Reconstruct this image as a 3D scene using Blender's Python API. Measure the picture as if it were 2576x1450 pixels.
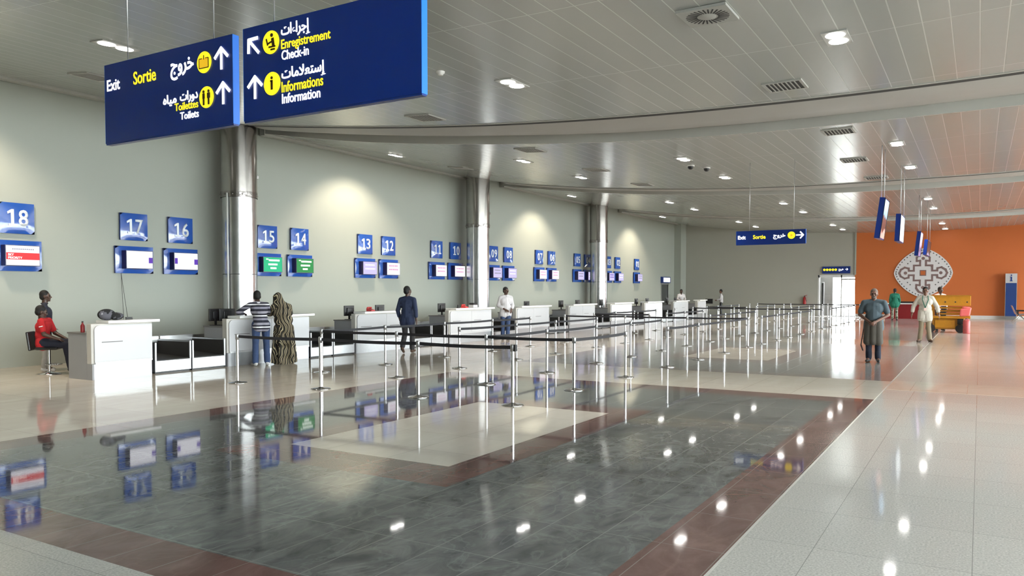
import bpy, bmesh, math, random
from mathutils import Vector, Matrix, Quaternion
random.seed(7)
D = bpy.data
for o in list(D.objects): D.objects.remove(o)
SC = bpy.context.scene
COL = SC.collection
R = math.radians
V = Vector

# ------------------------------------------------------------------ camera, world, light, exposure
YAW, PITCH, HC = R(30.88), R(2.0), 1.7
cam = D.cameras.new('camera'); cam.sensor_width = 36; cam.lens = 1967/2576*36
cam.shift_y = 73.7/2576; cam.clip_end = 400
cam_o = D.objects.new('camera', cam); COL.objects.link(cam_o)
cam_o.location = (0, 0, HC); cam_o.rotation_euler = (R(90)-PITCH, 0, YAW)
SC.camera = cam_o
SC.view_settings.view_transform = 'Standard'; SC.view_settings.look = 'None'
SC.view_settings.exposure = 0.30; SC.view_settings.gamma = 1.0
SC.view_settings.use_curve_mapping = False
SC.cycles.max_bounces = 8; SC.cycles.diffuse_bounces = 5; SC.cycles.glossy_bounces = 4
SC.cycles.sample_clamp_indirect = 6; SC.cycles.caustics_reflective = False; SC.cycles.caustics_refractive = False
SC.cycles.use_denoising = True
W = D.worlds.new('sky'); SC.world = W; W.use_nodes = True
bg = W.node_tree.nodes['Background']; bg.inputs[0].default_value = (0.93, 0.97, 1.0, 1); bg.inputs[1].default_value = 17.5

# ------------------------------------------------------------------ materials
def mat(name, col, rough=.5, metal=0., noise=.06, nscale=6., bump=0., emis=None, es=0., spec=.5, coat=0.):
    m = D.materials.new(name); m.use_nodes = True; nt = m.node_tree; N = nt.nodes; L = nt.links
    b = N['Principled BSDF']; b.inputs['Roughness'].default_value = rough; b.inputs['Metallic'].default_value = metal
    b.inputs['Specular IOR Level'].default_value = spec; b.inputs['Coat Weight'].default_value = coat
    tc = N.new('ShaderNodeTexCoord'); nz = N.new('ShaderNodeTexNoise'); nz.inputs['Scale'].default_value = nscale
    nz.inputs['Detail'].default_value = 4
    L.new(tc.outputs['Object'], nz.inputs['Vector'])
    mx = N.new('ShaderNodeMix'); mx.data_type = 'RGBA'
    c = V(col)
    mx.inputs[6].default_value = (*(c*(1-noise)), 1); mx.inputs[7].default_value = (*[min(1, x) for x in c*(1+noise)], 1)
    L.new(nz.outputs['Fac'], mx.inputs[0]); L.new(mx.outputs[2], b.inputs['Base Color'])
    if bump:
        bp = N.new('ShaderNodeBump'); bp.inputs['Strength'].default_value = bump; bp.inputs['Distance'].default_value = .01
        L.new(nz.outputs['Fac'], bp.inputs['Height']); L.new(bp.outputs[0], b.inputs['Normal'])
    if emis:
        b.inputs['Emission Color'].default_value = (*emis, 1); b.inputs['Emission Strength'].default_value = es
    return m

def ramp(N, stops, interp='LINEAR'):
    r = N.new('ShaderNodeValToRGB'); r.color_ramp.interpolation = interp
    e = r.color_ramp.elements
    while len(e) < len(stops): e.new(.5)
    for k, (p, c) in enumerate(stops): e[k].position = p; e[k].color = (*c, 1)
    return r

def stone(name, c1, c2, scale, rough,  tile=None, joint=None, vein=None, spec=.5, detail=8, dist=1.0, stretch=(1, 1, 1), msize=.0035, tv=.04, dust=False):
    m = D.materials.new(name); m.use_nodes = True; nt = m.node_tree; N = nt.nodes; L = nt.links
    b = N['Principled BSDF']; b.inputs['Roughness'].default_value = rough; b.inputs['Specular IOR Level'].default_value = spec
    tc = N.new('ShaderNodeTexCoord'); mp = N.new('ShaderNodeMapping'); mp.inputs['Scale'].default_value = stretch
    L.new(tc.outputs['Object'], mp.inputs[0])
    nz = N.new('ShaderNodeTexNoise'); nz.inputs['Scale'].default_value = scale; nz.inputs['Detail'].default_value = detail
    nz.inputs['Roughness'].default_value = .62; nz.inputs['Distortion'].default_value = dist
    L.new(mp.outputs[0], nz.inputs['Vector'])
    rp = ramp(N, [(.32, c1), (.68, c2)]); L.new(nz.outputs['Fac'], rp.inputs[0])
    out = rp.outputs[0]
    if vein:
        n2 = N.new('ShaderNodeTexNoise'); n2.inputs['Scale'].default_value = scale*.6; n2.inputs['Detail'].default_value = 7
        n2.inputs['Distortion'].default_value = 1.0; L.new(mp.outputs[0], n2.inputs['Vector'])
        r2 = ramp(N, [(.475, (0, 0, 0)), (.5, (1, 1, 1)), (.525, (0, 0, 0))]); L.new(n2.outputs['Fac'], r2.inputs[0])
        mx = N.new('ShaderNodeMix'); mx.data_type = 'RGBA'; mu = N.new('ShaderNodeMath'); mu.operation = 'MULTIPLY'
        mu.inputs[1].default_value = .35; L.new(r2.outputs[0], mu.inputs[0]); L.new(mu.outputs[0], mx.inputs[0])
        L.new(out, mx.inputs[6]); mx.inputs[7].default_value = (*vein, 1); out = mx.outputs[2]
    if tile:
        bt = N.new('ShaderNodeTexBrick'); bt.offset = 0; bt.squash = 1
        bt.inputs['Scale'].default_value = 1; bt.inputs['Mortar Size'].default_value = msize; bt.inputs['Mortar Smooth'].default_value = .1
        bt.inputs['Brick Width'].default_value = tile[0]; bt.inputs['Row Height'].default_value = tile[1]
        bt.inputs['Color1'].default_value = (1-tv, 1-tv, 1-tv, 1); bt.inputs['Color2'].default_value = (1+tv*.6, 1+tv*.6, 1+tv*.6, 1)
        mp2 = N.new('ShaderNodeMapping'); mp2.inputs['Location'].default_value = (1.81 % tile[0], tile[2] if len(tile) > 2 else 0, 0)
        L.new(tc.outputs['Object'], mp2.inputs[0]); L.new(mp2.outputs[0], bt.inputs['Vector'])
        ml = N.new('ShaderNodeMix'); ml.data_type = 'RGBA'; ml.blend_type = 'MULTIPLY'; ml.inputs[0].default_value = 1
        L.new(out, ml.inputs[6]); L.new(bt.outputs['Color'], ml.inputs[7])
        m3 = N.new('ShaderNodeMix'); m3.data_type = 'RGBA'; L.new(bt.outputs['Fac'], m3.inputs[0])
        L.new(ml.outputs[2], m3.inputs[6]); m3.inputs[7].default_value = (*joint, 1); out = m3.outputs[2]
    if dust:                                  # a dried dusty smear with its own outline
        m4 = N.new('ShaderNodeMapping'); m4.inputs['Location'].default_value = (3.0/2.0, -9.75/.75, 0); m4.inputs['Scale'].default_value = (1/2.0, 1/.75, 1)
        L.new(tc.outputs['Object'], m4.inputs[0]); ln = N.new('ShaderNodeVectorMath'); ln.operation = 'LENGTH'; L.new(m4.outputs[0], ln.inputs[0])
        n5 = N.new('ShaderNodeTexNoise'); n5.inputs['Scale'].default_value = 1.6; n5.inputs['Detail'].default_value = 5
        m6 = N.new('ShaderNodeMapping'); m6.inputs['Scale'].default_value = (.6, 2.4, 1); L.new(tc.outputs['Object'], m6.inputs[0]); L.new(m6.outputs[0], n5.inputs['Vector'])
        ma = N.new('ShaderNodeMath'); ma.operation = 'MULTIPLY_ADD'; ma.inputs[1].default_value = 2.4; L.new(n5.outputs['Fac'], ma.inputs[0]); L.new(ln.outputs['Value'], ma.inputs[2])
        r5 = ramp(N, [(.35, (.34, .34, .34)), (.8, (0, 0, 0))]); md = N.new('ShaderNodeMath'); md.operation = 'DIVIDE'; md.inputs[1].default_value = 2.4
        L.new(ma.outputs[0], md.inputs[0]); L.new(md.outputs[0], r5.inputs[0])
        mz = N.new('ShaderNodeMix'); mz.data_type = 'RGBA'; L.new(r5.outputs[0], mz.inputs[0]); L.new(out, mz.inputs[6]); mz.inputs[7].default_value = (.42, .31, .17, 1); out = mz.outputs[2]
    L.new(out, b.inputs['Base Color'])
    return m

M = {}
M['wall'] = mat('painted_wall', (.365, .388, .342), .6, noise=.03, nscale=.6)
M['endwall'] = mat('grey_wall', (.40, .395, .345), .6, noise=.03, nscale=.6)
M['orange'] = mat('orange_wall', (.58, .15, .035), .55, noise=.04, nscale=.5)
M['skirt'] = mat('white_skirting', (.8, .79, .76), .4)
M['cream'] = stone('polished_cream_stone', (.66, .59, .51), (.75, .685, .60), 1.3, .06, tile=(.83, .83), joint=(.38, .33, .27), stretch=(1, .35, 1), msize=.002, spec=.36)
M['granite'] = stone('speckled_granite', (.46, .445, .415), (.76, .735, .69), 70, .06, tile=(.9, .9), joint=(.30, .29, .27), dist=0, detail=3, msize=.002, spec=.30)
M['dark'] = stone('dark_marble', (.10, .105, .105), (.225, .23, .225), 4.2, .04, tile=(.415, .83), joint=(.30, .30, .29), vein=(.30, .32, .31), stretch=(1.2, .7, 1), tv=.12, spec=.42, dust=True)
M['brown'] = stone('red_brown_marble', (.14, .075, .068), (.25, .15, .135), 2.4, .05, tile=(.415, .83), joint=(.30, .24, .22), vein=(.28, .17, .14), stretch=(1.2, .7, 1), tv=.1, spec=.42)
M['pinkgranite'] = stone('pink_granite', (.50, .43, .385), (.72, .63, .565), 60, .13, tile=(.9, .9), joint=(.33, .30, .28), dist=0, detail=3, msize=.002, spec=.28)
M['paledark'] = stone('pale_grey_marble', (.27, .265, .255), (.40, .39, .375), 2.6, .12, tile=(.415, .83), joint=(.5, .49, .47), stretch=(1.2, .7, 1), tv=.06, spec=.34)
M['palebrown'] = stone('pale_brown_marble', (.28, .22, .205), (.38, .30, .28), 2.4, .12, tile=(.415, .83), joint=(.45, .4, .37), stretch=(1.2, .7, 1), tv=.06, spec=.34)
M['strip'] = mat('brass_strip', (.75, .72, .66), .3, noise=.02)
M['steel'] = mat('brushed_steel', (.40, .41, .42), .36, 1, noise=.08, nscale=14)
M['chrome'] = mat('polished_steel', (.62, .62, .62), .18, 1, noise=.03)
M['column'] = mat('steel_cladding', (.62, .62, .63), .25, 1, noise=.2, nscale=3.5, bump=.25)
M['column_up'] = mat('shaded_steel_cladding', (.40, .38, .36), .2, 1, noise=.12, nscale=3.5, bump=.08)  # same steel, colour darkened for the dim reflections above the joint
M['jband'] = mat('joint_steel', (.30, .28, .27), .2, 1, noise=.5, nscale=12, bump=.5)
M['band'] = mat('dark_band', (.10, .10, .10), .35, .8)
M['white'] = mat('white_laminate', (.54, .545, .56), .25, noise=.01)
M['whitetop'] = mat('white_counter_top', (.88, .88, .86), .25, noise=.01)
M['beigeframe'] = mat('warm_grey_laminate', (.50, .48, .44), .4, noise=.02)
M['grey'] = mat('grey_laminate', (.27, .27, .28), .45, noise=.03)
M['greytop'] = mat('dark_grey_edge', (.16, .15, .15), .45)
M['black'] = mat('black_plastic', (.012, .012, .013), .4)
M['rubber'] = mat('belt_rubber', (.02, .019, .018), .6, bump=.1)
M['web'] = mat('black_webbing', (.01, .01, .014), .65)
M['bluesign'] = mat('blue_sign_face', (.004, .028, .22), .3, noise=.02, coat=.3)
M['blueedge'] = mat('bright_blue_edge', (.012, .18, .75), .35, noise=.02)
M['bluegloss'] = mat('glossy_blue_plate', (.018, .09, .42), .12, noise=.03, coat=.6)
M['bluedark'] = mat('dark_blue_edge', (.01, .035, .2), .3)
M['litwhite'] = mat('lit_white', (.9, .9, .9), .5, noise=.0, emis=(1, 1, 1), es=.9)
M['lityellow'] = mat('lit_yellow', (.9, .75, .02), .5, noise=.0, emis=(1, .82, .02), es=.65)
M['litorange'] = mat('lit_orange', (.85, .5, .02), .5, noise=.0, emis=(1, .55, .02), es=.45)
M['pict'] = mat('dark_pictogram', (.05, .03, .005), .5)
M['digit'] = mat('white_digit', (.82, .86, .9), .35, noise=.01)
M['alu'] = mat('aluminium', (.62, .63, .63), .35, .8)
M['ceilwhite'] = mat('white_painted_metal', (.46, .46, .43), .4, noise=.02)
M['troughw'] = mat('smooth_plaster', (.42, .41, .385), .5, noise=.02)
M['lens'] = mat('lamp_lens', (1, 1, 1), .3, emis=(1, .97, .93), es=16)
M['dark_in'] = mat('slot_shade', (.03, .03, .028), .7)  # dark colour standing in for shade in gaps, ducts and slots
M['vent'] = mat('vent_grey', (.40, .40, .37), .5)
M['scrwhite'] = mat('lit_screen', (.02, .02, .02), .3, emis=(.93, .93, 1), es=1.0, noise=0, spec=.06)
M['scrlav'] = mat('lavender_screen', (.02, .02, .02), .3, emis=(.66, .60, .92), es=.85, noise=0, spec=.06)
M['scrgreen'] = mat('green_screen', (.02, .02, .02), .3, emis=(.01, .58, .26), es=.8, noise=0, spec=.06)
M['scrgreen2'] = mat('dark_green_screen', (.02, .02, .02), .3, emis=(.02, .32, .07), es=.8, noise=0, spec=.06)
M['scrred'] = mat('red_band', (.02, .02, .02), .3, emis=(.85, .03, .04), es=.9, noise=0, spec=.06)
M['scrviolet'] = mat('violet_band', (.02, .02, .02), .3, emis=(.12, .03, .5), es=.8, noise=0, spec=.06)
M['scrpink'] = mat('pink_text', (.02, .02, .02), .3, emis=(.8, .35, .6), es=.8, noise=0, spec=.06)
M['scrgrey'] = mat('grey_text', (.02, .02, .02), .3, emis=(.35, .35, .45), es=.7, noise=0, spec=.06)
M['casing'] = mat('dark_violet_casing', (.012, .008, .06), .3)
M['doorframe'] = mat('white_door_frame', (.75, .76, .76), .35)
M['darkdoor'] = mat('dark_grey_door', (.06, .065, .065), .4)
M['red'] = mat('red_paint', (.42, .012, .015), .35)
M['darkred'] = mat('dark_red_laminate', (.23, .012, .015), .4)
M['totem'] = mat('totem_blue', (.008, .04, .20), .2, coat=.4)
M['ochre'] = mat('ochre_paint', (.55, .24, .012), .45, noise=.18, nscale=9)
M['ochre2'] = mat('dull_ochre_paint', (.40, .17, .01), .5, noise=.2, nscale=9)
M['pink'] = mat('pink_sheet', (.85, .16, .15), .5, bump=.3)
M['tyre'] = mat('tyre', (.02, .018, .018), .7)
M['hair'] = mat('black_hair', (.006, .005, .005), .7, noise=.2, nscale=60, bump=.4)
M['skin'] = mat('dark_skin', (.075, .038, .026), .45, noise=.08)
M['skin2'] = mat('brown_skin', (.16, .07, .042), .45, noise=.08)
M['skin3'] = mat('warm_skin', (.17, .08, .055), .45, noise=.08)
M['eye'] = mat('eye', (.02, .015, .01), .2)
M['ground'] = mat('pale_paving', (.30, .285, .26), .8)
M['emblem_white'] = mat('emblem_white', (.80, .79, .80), .5, noise=.01)
M['emblem_brown'] = mat('emblem_brown', (.23, .15, .145), .6)
M['emblem_grey'] = mat('emblem_grey', (.13, .13, .14), .6)
M['seatback'] = mat('reflection_tinted_seat', (.42, .22, .16), .4)  # grey metal back, orange reflection put into the colour
M['redcyl'] = mat('dull_red_paint', (.45, .08, .08), .45, noise=.2, nscale=9)
M['blocker_dark'] = mat('dark_sky_blocker', (.09, .1, .105), .6, noise=.5, nscale=1.2)  # for the added panel behind the left door leaf
M['reddish'] = mat('red_object', (.6, .05, .05), .4)

def glass_mat():
    m = D.materials.new('clear_glass'); m.use_nodes = True; N = m.node_tree.nodes; L = m.node_tree.links
    for n in list(N): N.remove(n)
    o = N.new('ShaderNodeOutputMaterial'); t = N.new('ShaderNodeBsdfTransparent'); g = N.new('ShaderNodeBsdfGlossy')
    g.inputs['Roughness'].default_value = .02; t.inputs[0].default_value = (.95, .97, .96, 1)
    fr = N.new('ShaderNodeFresnel'); fr.inputs[0].default_value = 1.35
    mx = N.new('ShaderNodeMixShader'); L.new(fr.outputs[0], mx.inputs[0]); L.new(t.outputs[0], mx.inputs[1]); L.new(g.outputs[0], mx.inputs[2])
    L.new(mx.outputs[0], o.inputs[0]); return m
M['glass'] = glass_mat()

def plank_mat():
    m = D.materials.new('ceiling_planks'); m.use_nodes = True; N = m.node_tree.nodes; L = m.node_tree.links
    b = N['Principled BSDF']; b.inputs['Roughness'].default_value = .22; b.inputs['Metallic'].default_value = .28
    tc = N.new('ShaderNodeTexCoord'); mp = N.new('ShaderNodeMapping'); mp.inputs['Location'].default_value = (.06, .4, 0)
    L.new(tc.outputs['Object'], mp.inputs[0])
    bt = N.new('ShaderNodeTexBrick'); bt.offset = .0; bt.inputs['Scale'].default_value = 1
    bt.inputs['Brick Width'].default_value = .335; bt.inputs['Row Height'].default_value = 3.1
    bt.inputs['Mortar Size'].default_value = .010; bt.inputs['Mortar Smooth'].default_value = .4
    bt.inputs['Color1'].default_value = (.42, .435, .415, 1); bt.inputs['Color2'].default_value = (.445, .455, .435, 1)
    bt.inputs['Mortar'].default_value = (.66, .67, .64, 1)
    L.new(mp.outputs[0], bt.inputs['Vector']); L.new(bt.outputs['Color'], b.inputs['Base Color'])
    nz = N.new('ShaderNodeTexNoise'); nz.inputs['Scale'].default_value = 1.2; L.new(tc.outputs['Object'], nz.inputs['Vector'])
    ad = N.new('ShaderNodeMath'); ad.operation = 'MULTIPLY_ADD'; ad.inputs[1].default_value = .5
    L.new(nz.outputs['Fac'], ad.inputs[0]); L.new(bt.outputs['Fac'], ad.inputs[2])
    bp = N.new('ShaderNodeBump'); bp.inputs['Strength'].default_value = .25; bp.inputs['Distance'].default_value = .02; bp.invert = True
    L.new(ad.outputs[0], bp.inputs['Height']); L.new(bp.outputs[0], b.inputs['Normal'])
    return m
M['planks'] = plank_mat()

def banded(name, stops, period, axis=2, rough=.8, off=0.):
    """cloth with woven stripes along an object axis"""
    m = D.materials.new(name); m.use_nodes = True; N = m.node_tree.nodes; L = m.node_tree.links
    b = N['Principled BSDF']; b.inputs['Roughness'].default_value = rough
    tc = N.new('ShaderNodeTexCoord'); sp = N.new('ShaderNodeSeparateXYZ'); L.new(tc.outputs['Object'], sp.inputs[0])
    a = N.new('ShaderNodeMath'); a.operation = 'ADD'; a.inputs[1].default_value = off; L.new(sp.outputs[axis], a.inputs[0])
    d = N.new('ShaderNodeMath'); d.operation = 'DIVIDE'; d.inputs[1].default_value = period; L.new(a.outputs[0], d.inputs[0])
    f = N.new('ShaderNodeMath'); f.operation = 'FRACT'; L.new(d.outputs[0], f.inputs[0])
    r = ramp(N, stops, 'CONSTANT'); L.new(f.outputs[0], r.inputs[0]); L.new(r.outputs[0], b.inputs['Base Color'])
    return m
def swirl(name):
    m = D.materials.new(name); m.use_nodes = True; N = m.node_tree.nodes; L = m.node_tree.links
    b = N['Principled BSDF']; b.inputs['Roughness'].default_value = .85
    tc = N.new('ShaderNodeTexCoord'); wv = N.new('ShaderNodeTexWave'); wv.inputs['Scale'].default_value = 3.6
    wv.inputs['Distortion'].default_value = 11; wv.inputs['Detail'].default_value = 1.2; wv.inputs['Detail Scale'].default_value = .9
    L.new(tc.outputs['Object'], wv.inputs['Vector'])
    r = ramp(N, [(0, (.015, .012, .008)), (.42, (.13, .095, .04)), (.58, (.50, .42, .27)), (.86, (.015, .012, .008))], 'CONSTANT')
    L.new(wv.outputs['Fac'], r.inputs[0]); L.new(r.outputs[0], b.inputs['Base Color']); return m
def camo(name, stops, scale):
    m = D.materials.new(name); m.use_nodes = True; N = m.node_tree.nodes; L = m.node_tree.links
    b = N['Principled BSDF']; b.inputs['Roughness'].default_value = .85
    tc = N.new('ShaderNodeTexCoord'); nz = N.new('ShaderNodeTexNoise'); nz.inputs['Scale'].default_value = scale
    L.new(tc.outputs['Object'], nz.inputs['Vector']); r = ramp(N, stops, 'CONSTANT')
    L.new(nz.outputs['Fac'], r.inputs[0]); L.new(r.outputs[0], b.inputs['Base Color']); return m
def cloth(name, col, n=.15): return mat(name, col, .85, noise=n, nscale=9, bump=.25)

# ------------------------------------------------------------------ mesh helpers
class MB:
    def __init__(s): s.b = bmesh.new()
    def box(s, x0, x1, y0, y1, z0, z1, mi=0, mx=None):
        v = [s.b.verts.new((x, y, z)) for x in (x0, x1) for y in (y0, y1) for z in (z0, z1)]
        for q in ((0, 1, 3, 2), (4, 6, 7, 5), (0, 4, 5, 1), (2, 3, 7, 6), (0, 2, 6, 4), (1, 5, 7, 3)):
            f = s.b.faces.new([v[i] for i in q]); f.material_index = mi
        if mx is not None:
            for a in v: a.co = mx @ a.co
        return s
    def quad(s, pts, mi=0):
        f = s.b.faces.new([s.b.verts.new(p) for p in pts]); f.material_index = mi; return s
    def cyl(s, p0, p1, r0, r1=None, n=16, cap=True, mi=0):
        p0, p1 = V(p0), V(p1); r1 = r0 if r1 is None else r1
        d = (p1-p0).normalized(); a = d.orthogonal().normalized(); c = d.cross(a)
        A = []; B = []
        for i in range(n):
            t = 2*math.pi*i/n; u = a*math.cos(t)+c*math.sin(t)
            A.append(s.b.verts.new(p0+u*r0)); B.append(s.b.verts.new(p1+u*r1))
        for i in range(n):
            j = (i+1) % n; f = s.b.faces.new((A[i], A[j], B[j], B[i])); f.smooth = True; f.material_index = mi
        if cap:
            f = s.b.faces.new(A[::-1]); f.material_index = mi; f = s.b.faces.new(B); f.material_index = mi
        return s
    def lathe(s, prof, n=24, c=(0, 0, 0)):
        rings = []
        for r, z in prof:
            if r < 1e-6: rings.append([s.b.verts.new((c[0], c[1], c[2]+z))])
            else: rings.append([s.b.verts.new((c[0]+r*math.cos(2*math.pi*i/n), c[1]+r*math.sin(2*math.pi*i/n), c[2]+z)) for i in range(n)])
        for A, B in zip(rings, rings[1:]):
            for i in range(n):
                j = (i+1) % n
                q = ([A[0]] if len(A) == 1 else [A[i], A[j]])+([B[0]] if len(B) == 1 else [B[j], B[i]])
                if len(q) > 2: s.b.faces.new(q).smooth = True
        return s
    def prism(s, poly, mx, h, mi=0):
        """poly in XY extruded along Z by h, placed by mx"""
        A = [s.b.verts.new(mx @ V((x, y, 0))) for x, y in poly]; B = [s.b.verts.new(mx @ V((x, y, h))) for x, y in poly]
        n = len(poly)
        f = s.b.faces.new(A[::-1]); f.material_index = mi; f = s.b.faces.new(B); f.material_index = mi
        for i in range(n):
            j = (i+1) % n; f = s.b.faces.new((A[i], A[j], B[j], B[i])); f.material_index = mi
        return s
    def sph(s, c, r, n=12, mi=0):
        r = V(r) if hasattr(r, '__len__') else V((r, r, r))
        g = bmesh.ops.create_uvsphere(s.b, u_segments=n, v_segments=max(6, n*2//3), radius=1, matrix=Matrix.Translation(c) @ Matrix.Diagonal((*r, 1)))
        for v in g['verts']:
            for f in v.link_faces: f.smooth = True; f.material_index = mi
        return s
    def mesh(s, m, mx=None):
        t = bmesh.new(); t.from_mesh(m)
        if mx is not None: t.transform(mx)
        tm = D.meshes.new('t'); t.to_mesh(tm); t.free(); s.b.from_mesh(tm); D.meshes.remove(tm); return s
    def build(s, name, mats, parent=None, loc=(0, 0, 0), rz=0., bevel=0.):
        me = D.meshes.new(name); bmesh.ops.recalc_face_normals(s.b, faces=s.b.faces[:])
        s.b.to_mesh(me); s.b.free()
        for k in (mats if isinstance(mats, (list, tuple)) else [mats]):
            me.materials.append(M[k] if isinstance(k, str) else k)
        o = D.objects.new(name, me); COL.objects.link(o)
        o.location = loc; o.rotation_euler = (0, 0, rz)
        if parent: o.parent = parent
        if bevel:
            bv = o.modifiers.new('bevel', 'BEVEL'); bv.width = bevel; bv.segments = 2; bv.limit_method = 'ANGLE'
        return o

def tag(o, label=None, cat=None, group=None, kind=None):
    if label: o['label'] = label
    if cat: o['category'] = cat
    if group: o['group'] = group
    if kind: o['kind'] = kind
    return o
def empty(name, loc, label, cat, group=None, rz=0.):
    o = D.objects.new(name, None); COL.objects.link(o); o.empty_display_size = .1
    o.location = loc; o.rotation_euler = (0, 0, rz); return tag(o, label, cat, group)
KIDS = {}
def tree_copy(o):
    c = o.copy(); COL.objects.link(c)
    for ch in [x for x in D.objects if x.parent == o]:
        k = tree_copy(ch); k.parent = c
    return c
def struct(o): o['kind'] = 'structure'; return o

def text_mesh(body, bold=0.):
    c = D.curves.new('t', 'FONT'); c.body = body; c.offset = bold; c.resolution_u = 3
    o = D.objects.new('t', c); COL.objects.link(o)
    dg = bpy.context.evaluated_depsgraph_get(); dg.update()
    me = D.meshes.new_from_object(o.evaluated_get(dg)); D.objects.remove(o); D.curves.remove(c)
    return me
def fit(me, x0, x1, z0, z1=None):
    """matrix in sign plane (x right, y up) that fits the mesh in x0..x1, baseline at z0, height to z1"""
    xs = [v.co.x for v in me.vertices]; ys = [v.co.y for v in me.vertices]
    sx = (x1-x0)/(max(xs)-min(xs))
    if z1 is None: return Matrix.Translation((x0-min(xs)*sx, z0, 0)) @ Matrix.Diagonal((sx, sx, 1, 1))
    sy = (z1-z0)/(max(ys)-min(ys))
    return Matrix.Translation((x0-min(xs)*sx, z0-min(ys)*sy, 0)) @ Matrix.Diagonal((sx, sy, 1, 1))
def plane_mx(o, xa, ya):
    xa = V(xa); ya = V(ya); za = xa.cross(ya)
    m = Matrix((xa, ya, za)).transposed().to_4x4(); m.translation = V(o); return m
def circ(cx, cy, rx, ry=None, n=28):
    ry = ry or rx
    return [(cx+rx*math.cos(2*math.pi*i/n), cy+ry*math.sin(2*math.pi*i/n)) for i in range(n)]
def bar(x0, y0, x1, y1, w):
    d = V((x1-x0, y1-y0)); d.normalize(); p = V((-d.y, d.x))*w/2
    return [(x0-p.x, y0-p.y), (x1-p.x, y1-p.y), (x1+p.x, y1+p.y), (x0+p.x, y0+p.y)]

# ------------------------------------------------------------------ the hall
XW, XR, YB, YE, ZT = -18.2, 10.2, -9.0, 53.4, 7.0
def hz(x): return 5.25+1.05*((x+4)/14.2)**2
def interp(pts, x):
    if x <= pts[0][0]: return pts[0][1]
    for (a, b), (c, d) in zip(pts, pts[1:]):
        if x <= c: return b+(d-b)*(x-a)/(c-a)
    return pts[-1][1]
D1 = lambda x: interp([(-18.2, 14.4), (-14.3, 14.45), (-8.8, 14.9), (-3, 15.35), (.6, 15.7), (10.2, 16.3)], x)
L1 = lambda x: interp([(-18.2, 15.9), (-16.9, 16.3), (-15.4, 16.8), (-10.2, 17.35), (-7.2, 17.8), (-1.2, 18.2), (.7, 18.5), (10.2, 19.2)], x)
D2 = lambda x: interp([(-18.2, 26.8), (-16, 27.45), (-9.6, 27.8), (-1.9, 28.2), (1.1, 28.9), (10.2, 29.6)], x)
L2 = lambda x: interp([(-18.2, 29.3), (-15.4, 29.5), (-8.8, 30.0), (-2, 31), (1.2, 31.7), (10.2, 32.4)], x)
D3 = lambda x: interp([(-18.2, 39.7), (-16, 40.1), (-11.9, 40.6), (-8, 41.2), (-2.7, 41.9), (1.7, 42.7), (10.2, 43.4)], x)
L3 = lambda x: interp([(-18.2, 42.4), (-14.8, 42.9), (-8.4, 43.3), (-2.9, 44.5), (1.8, 46), (10.2, 46.6)], x)
XS = [-18.05+i*(10.2+18.05)/48 for i in range(49)]

# floor: one slab with the stone laid in panels
def rects():
    out = []
    out.append((XW-1.5, -9.4, YB, YE, 0)); out.append((-1.36, XR, YB, 16.2, 1)); out.append((-1.36, XR, 16.2, YE, 7)); out.append((-1.38, -1.36, YB, YE, 4))
    y = YB
    for k in range(-1, 4):
        s, e = 2.85+13.2*k, 13.25+13.2*k
        e = min(e, YE)
        if s > y: out.append((-9.4, -1.38, y, s, 1 if k < 1 else 0))
        a, b, c, d = s+.45, e-.55, -8.9, -1.87
        out += [(-9.4, -1.38, s, a, 3), (-9.4, -1.38, b, e, 3), (-9.4, c, a, b, 3), (d, -1.38, a, b, 3)]
        i0, i1, j0, j1 = -6.5, -4.36, s+3.25, s+7.05
        b0, b1, g0, g1 = i0-.44, i1+.44, j0-.65, j1+.5
        out += [(c, d, a, g0, 2), (c, d, g1, b, 2), (c, b0, g0, g1, 2), (b1, d, g0, g1, 2)]
        out += [(b0, b1, g0, j0, 3), (b0, b1, j1, g1, 3), (b0, i0, j0, j1, 3), (i1, b1, j0, j1, 3), (i0, i1, j0, j1, 0)]
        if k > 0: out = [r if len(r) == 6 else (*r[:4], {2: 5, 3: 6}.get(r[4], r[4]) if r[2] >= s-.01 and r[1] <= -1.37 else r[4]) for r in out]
        y = e
    return [r for r in out if r[1] > r[0] and r[3] > r[2]]
mb = MB()
for x0, x1, y0, y1, mi in rects(): mb.quad([(x0, y0, 0), (x1, y0, 0), (x1, y1, 0), (x0, y1, 0)], mi)
fl = struct(mb.build('floor', ['cream', 'granite', 'dark', 'brown', 'strip', 'paledark', 'palebrown', 'pinkgranite']))
# cream strip across the walkway
struct(MB().box(-1.36, XR, 14.7, 16.2, -.02, .002).build('trim_1', 'cream'))
struct(MB().box(XW-2, 60, YB-5, YE+25, -.3, -.05).build('ground', 'ground'))

struct(MB().box(-16, -8.4, YE+2.2, YE+2.6, -.05, 5).build('sky_blocker', 'blocker_dark'))  # added panel, dims the bright sky seen through the left door leaf
def wall_box(name, x0, x1, y0, y1, z0, z1, m): return struct(MB().box(x0, x1, y0, y1, z0, z1).build(name, m))
DW0, DW1, DWH = 49.75, 51.06, 2.07          # dark doorway in the check-in wall
mb = MB(); mb.box(XW-.3, XW, YB, DW0, 0, ZT).box(XW-.3, XW, DW1, YE, 0, ZT).box(XW-.3, XW, DW0, DW1, DWH, ZT)
struct(mb.build('wall_left', 'wall'))
DX0, DX1, DH = -8.96, -6.68, 2.66           # glazed entrance in the end wall
mb = MB(); mb.box(XW-.3, DX0, YE, YE+.3, 0, ZT).box(DX1, -6.76+.15, YE, YE+.3, 0, ZT).box(DX0, DX1, YE, YE+.3, DH, ZT)
struct(mb.build('wall_end', 'endwall'))
struct(MB().box(-6.76, XR+.3, YE-.03, YE+.3, 0, ZT).build('wall_end_orange', 'orange'))
wall_box('wall_back', XW-.3, XR+.3, YB-.3, YB, 0, ZT, 'wall')
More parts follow.
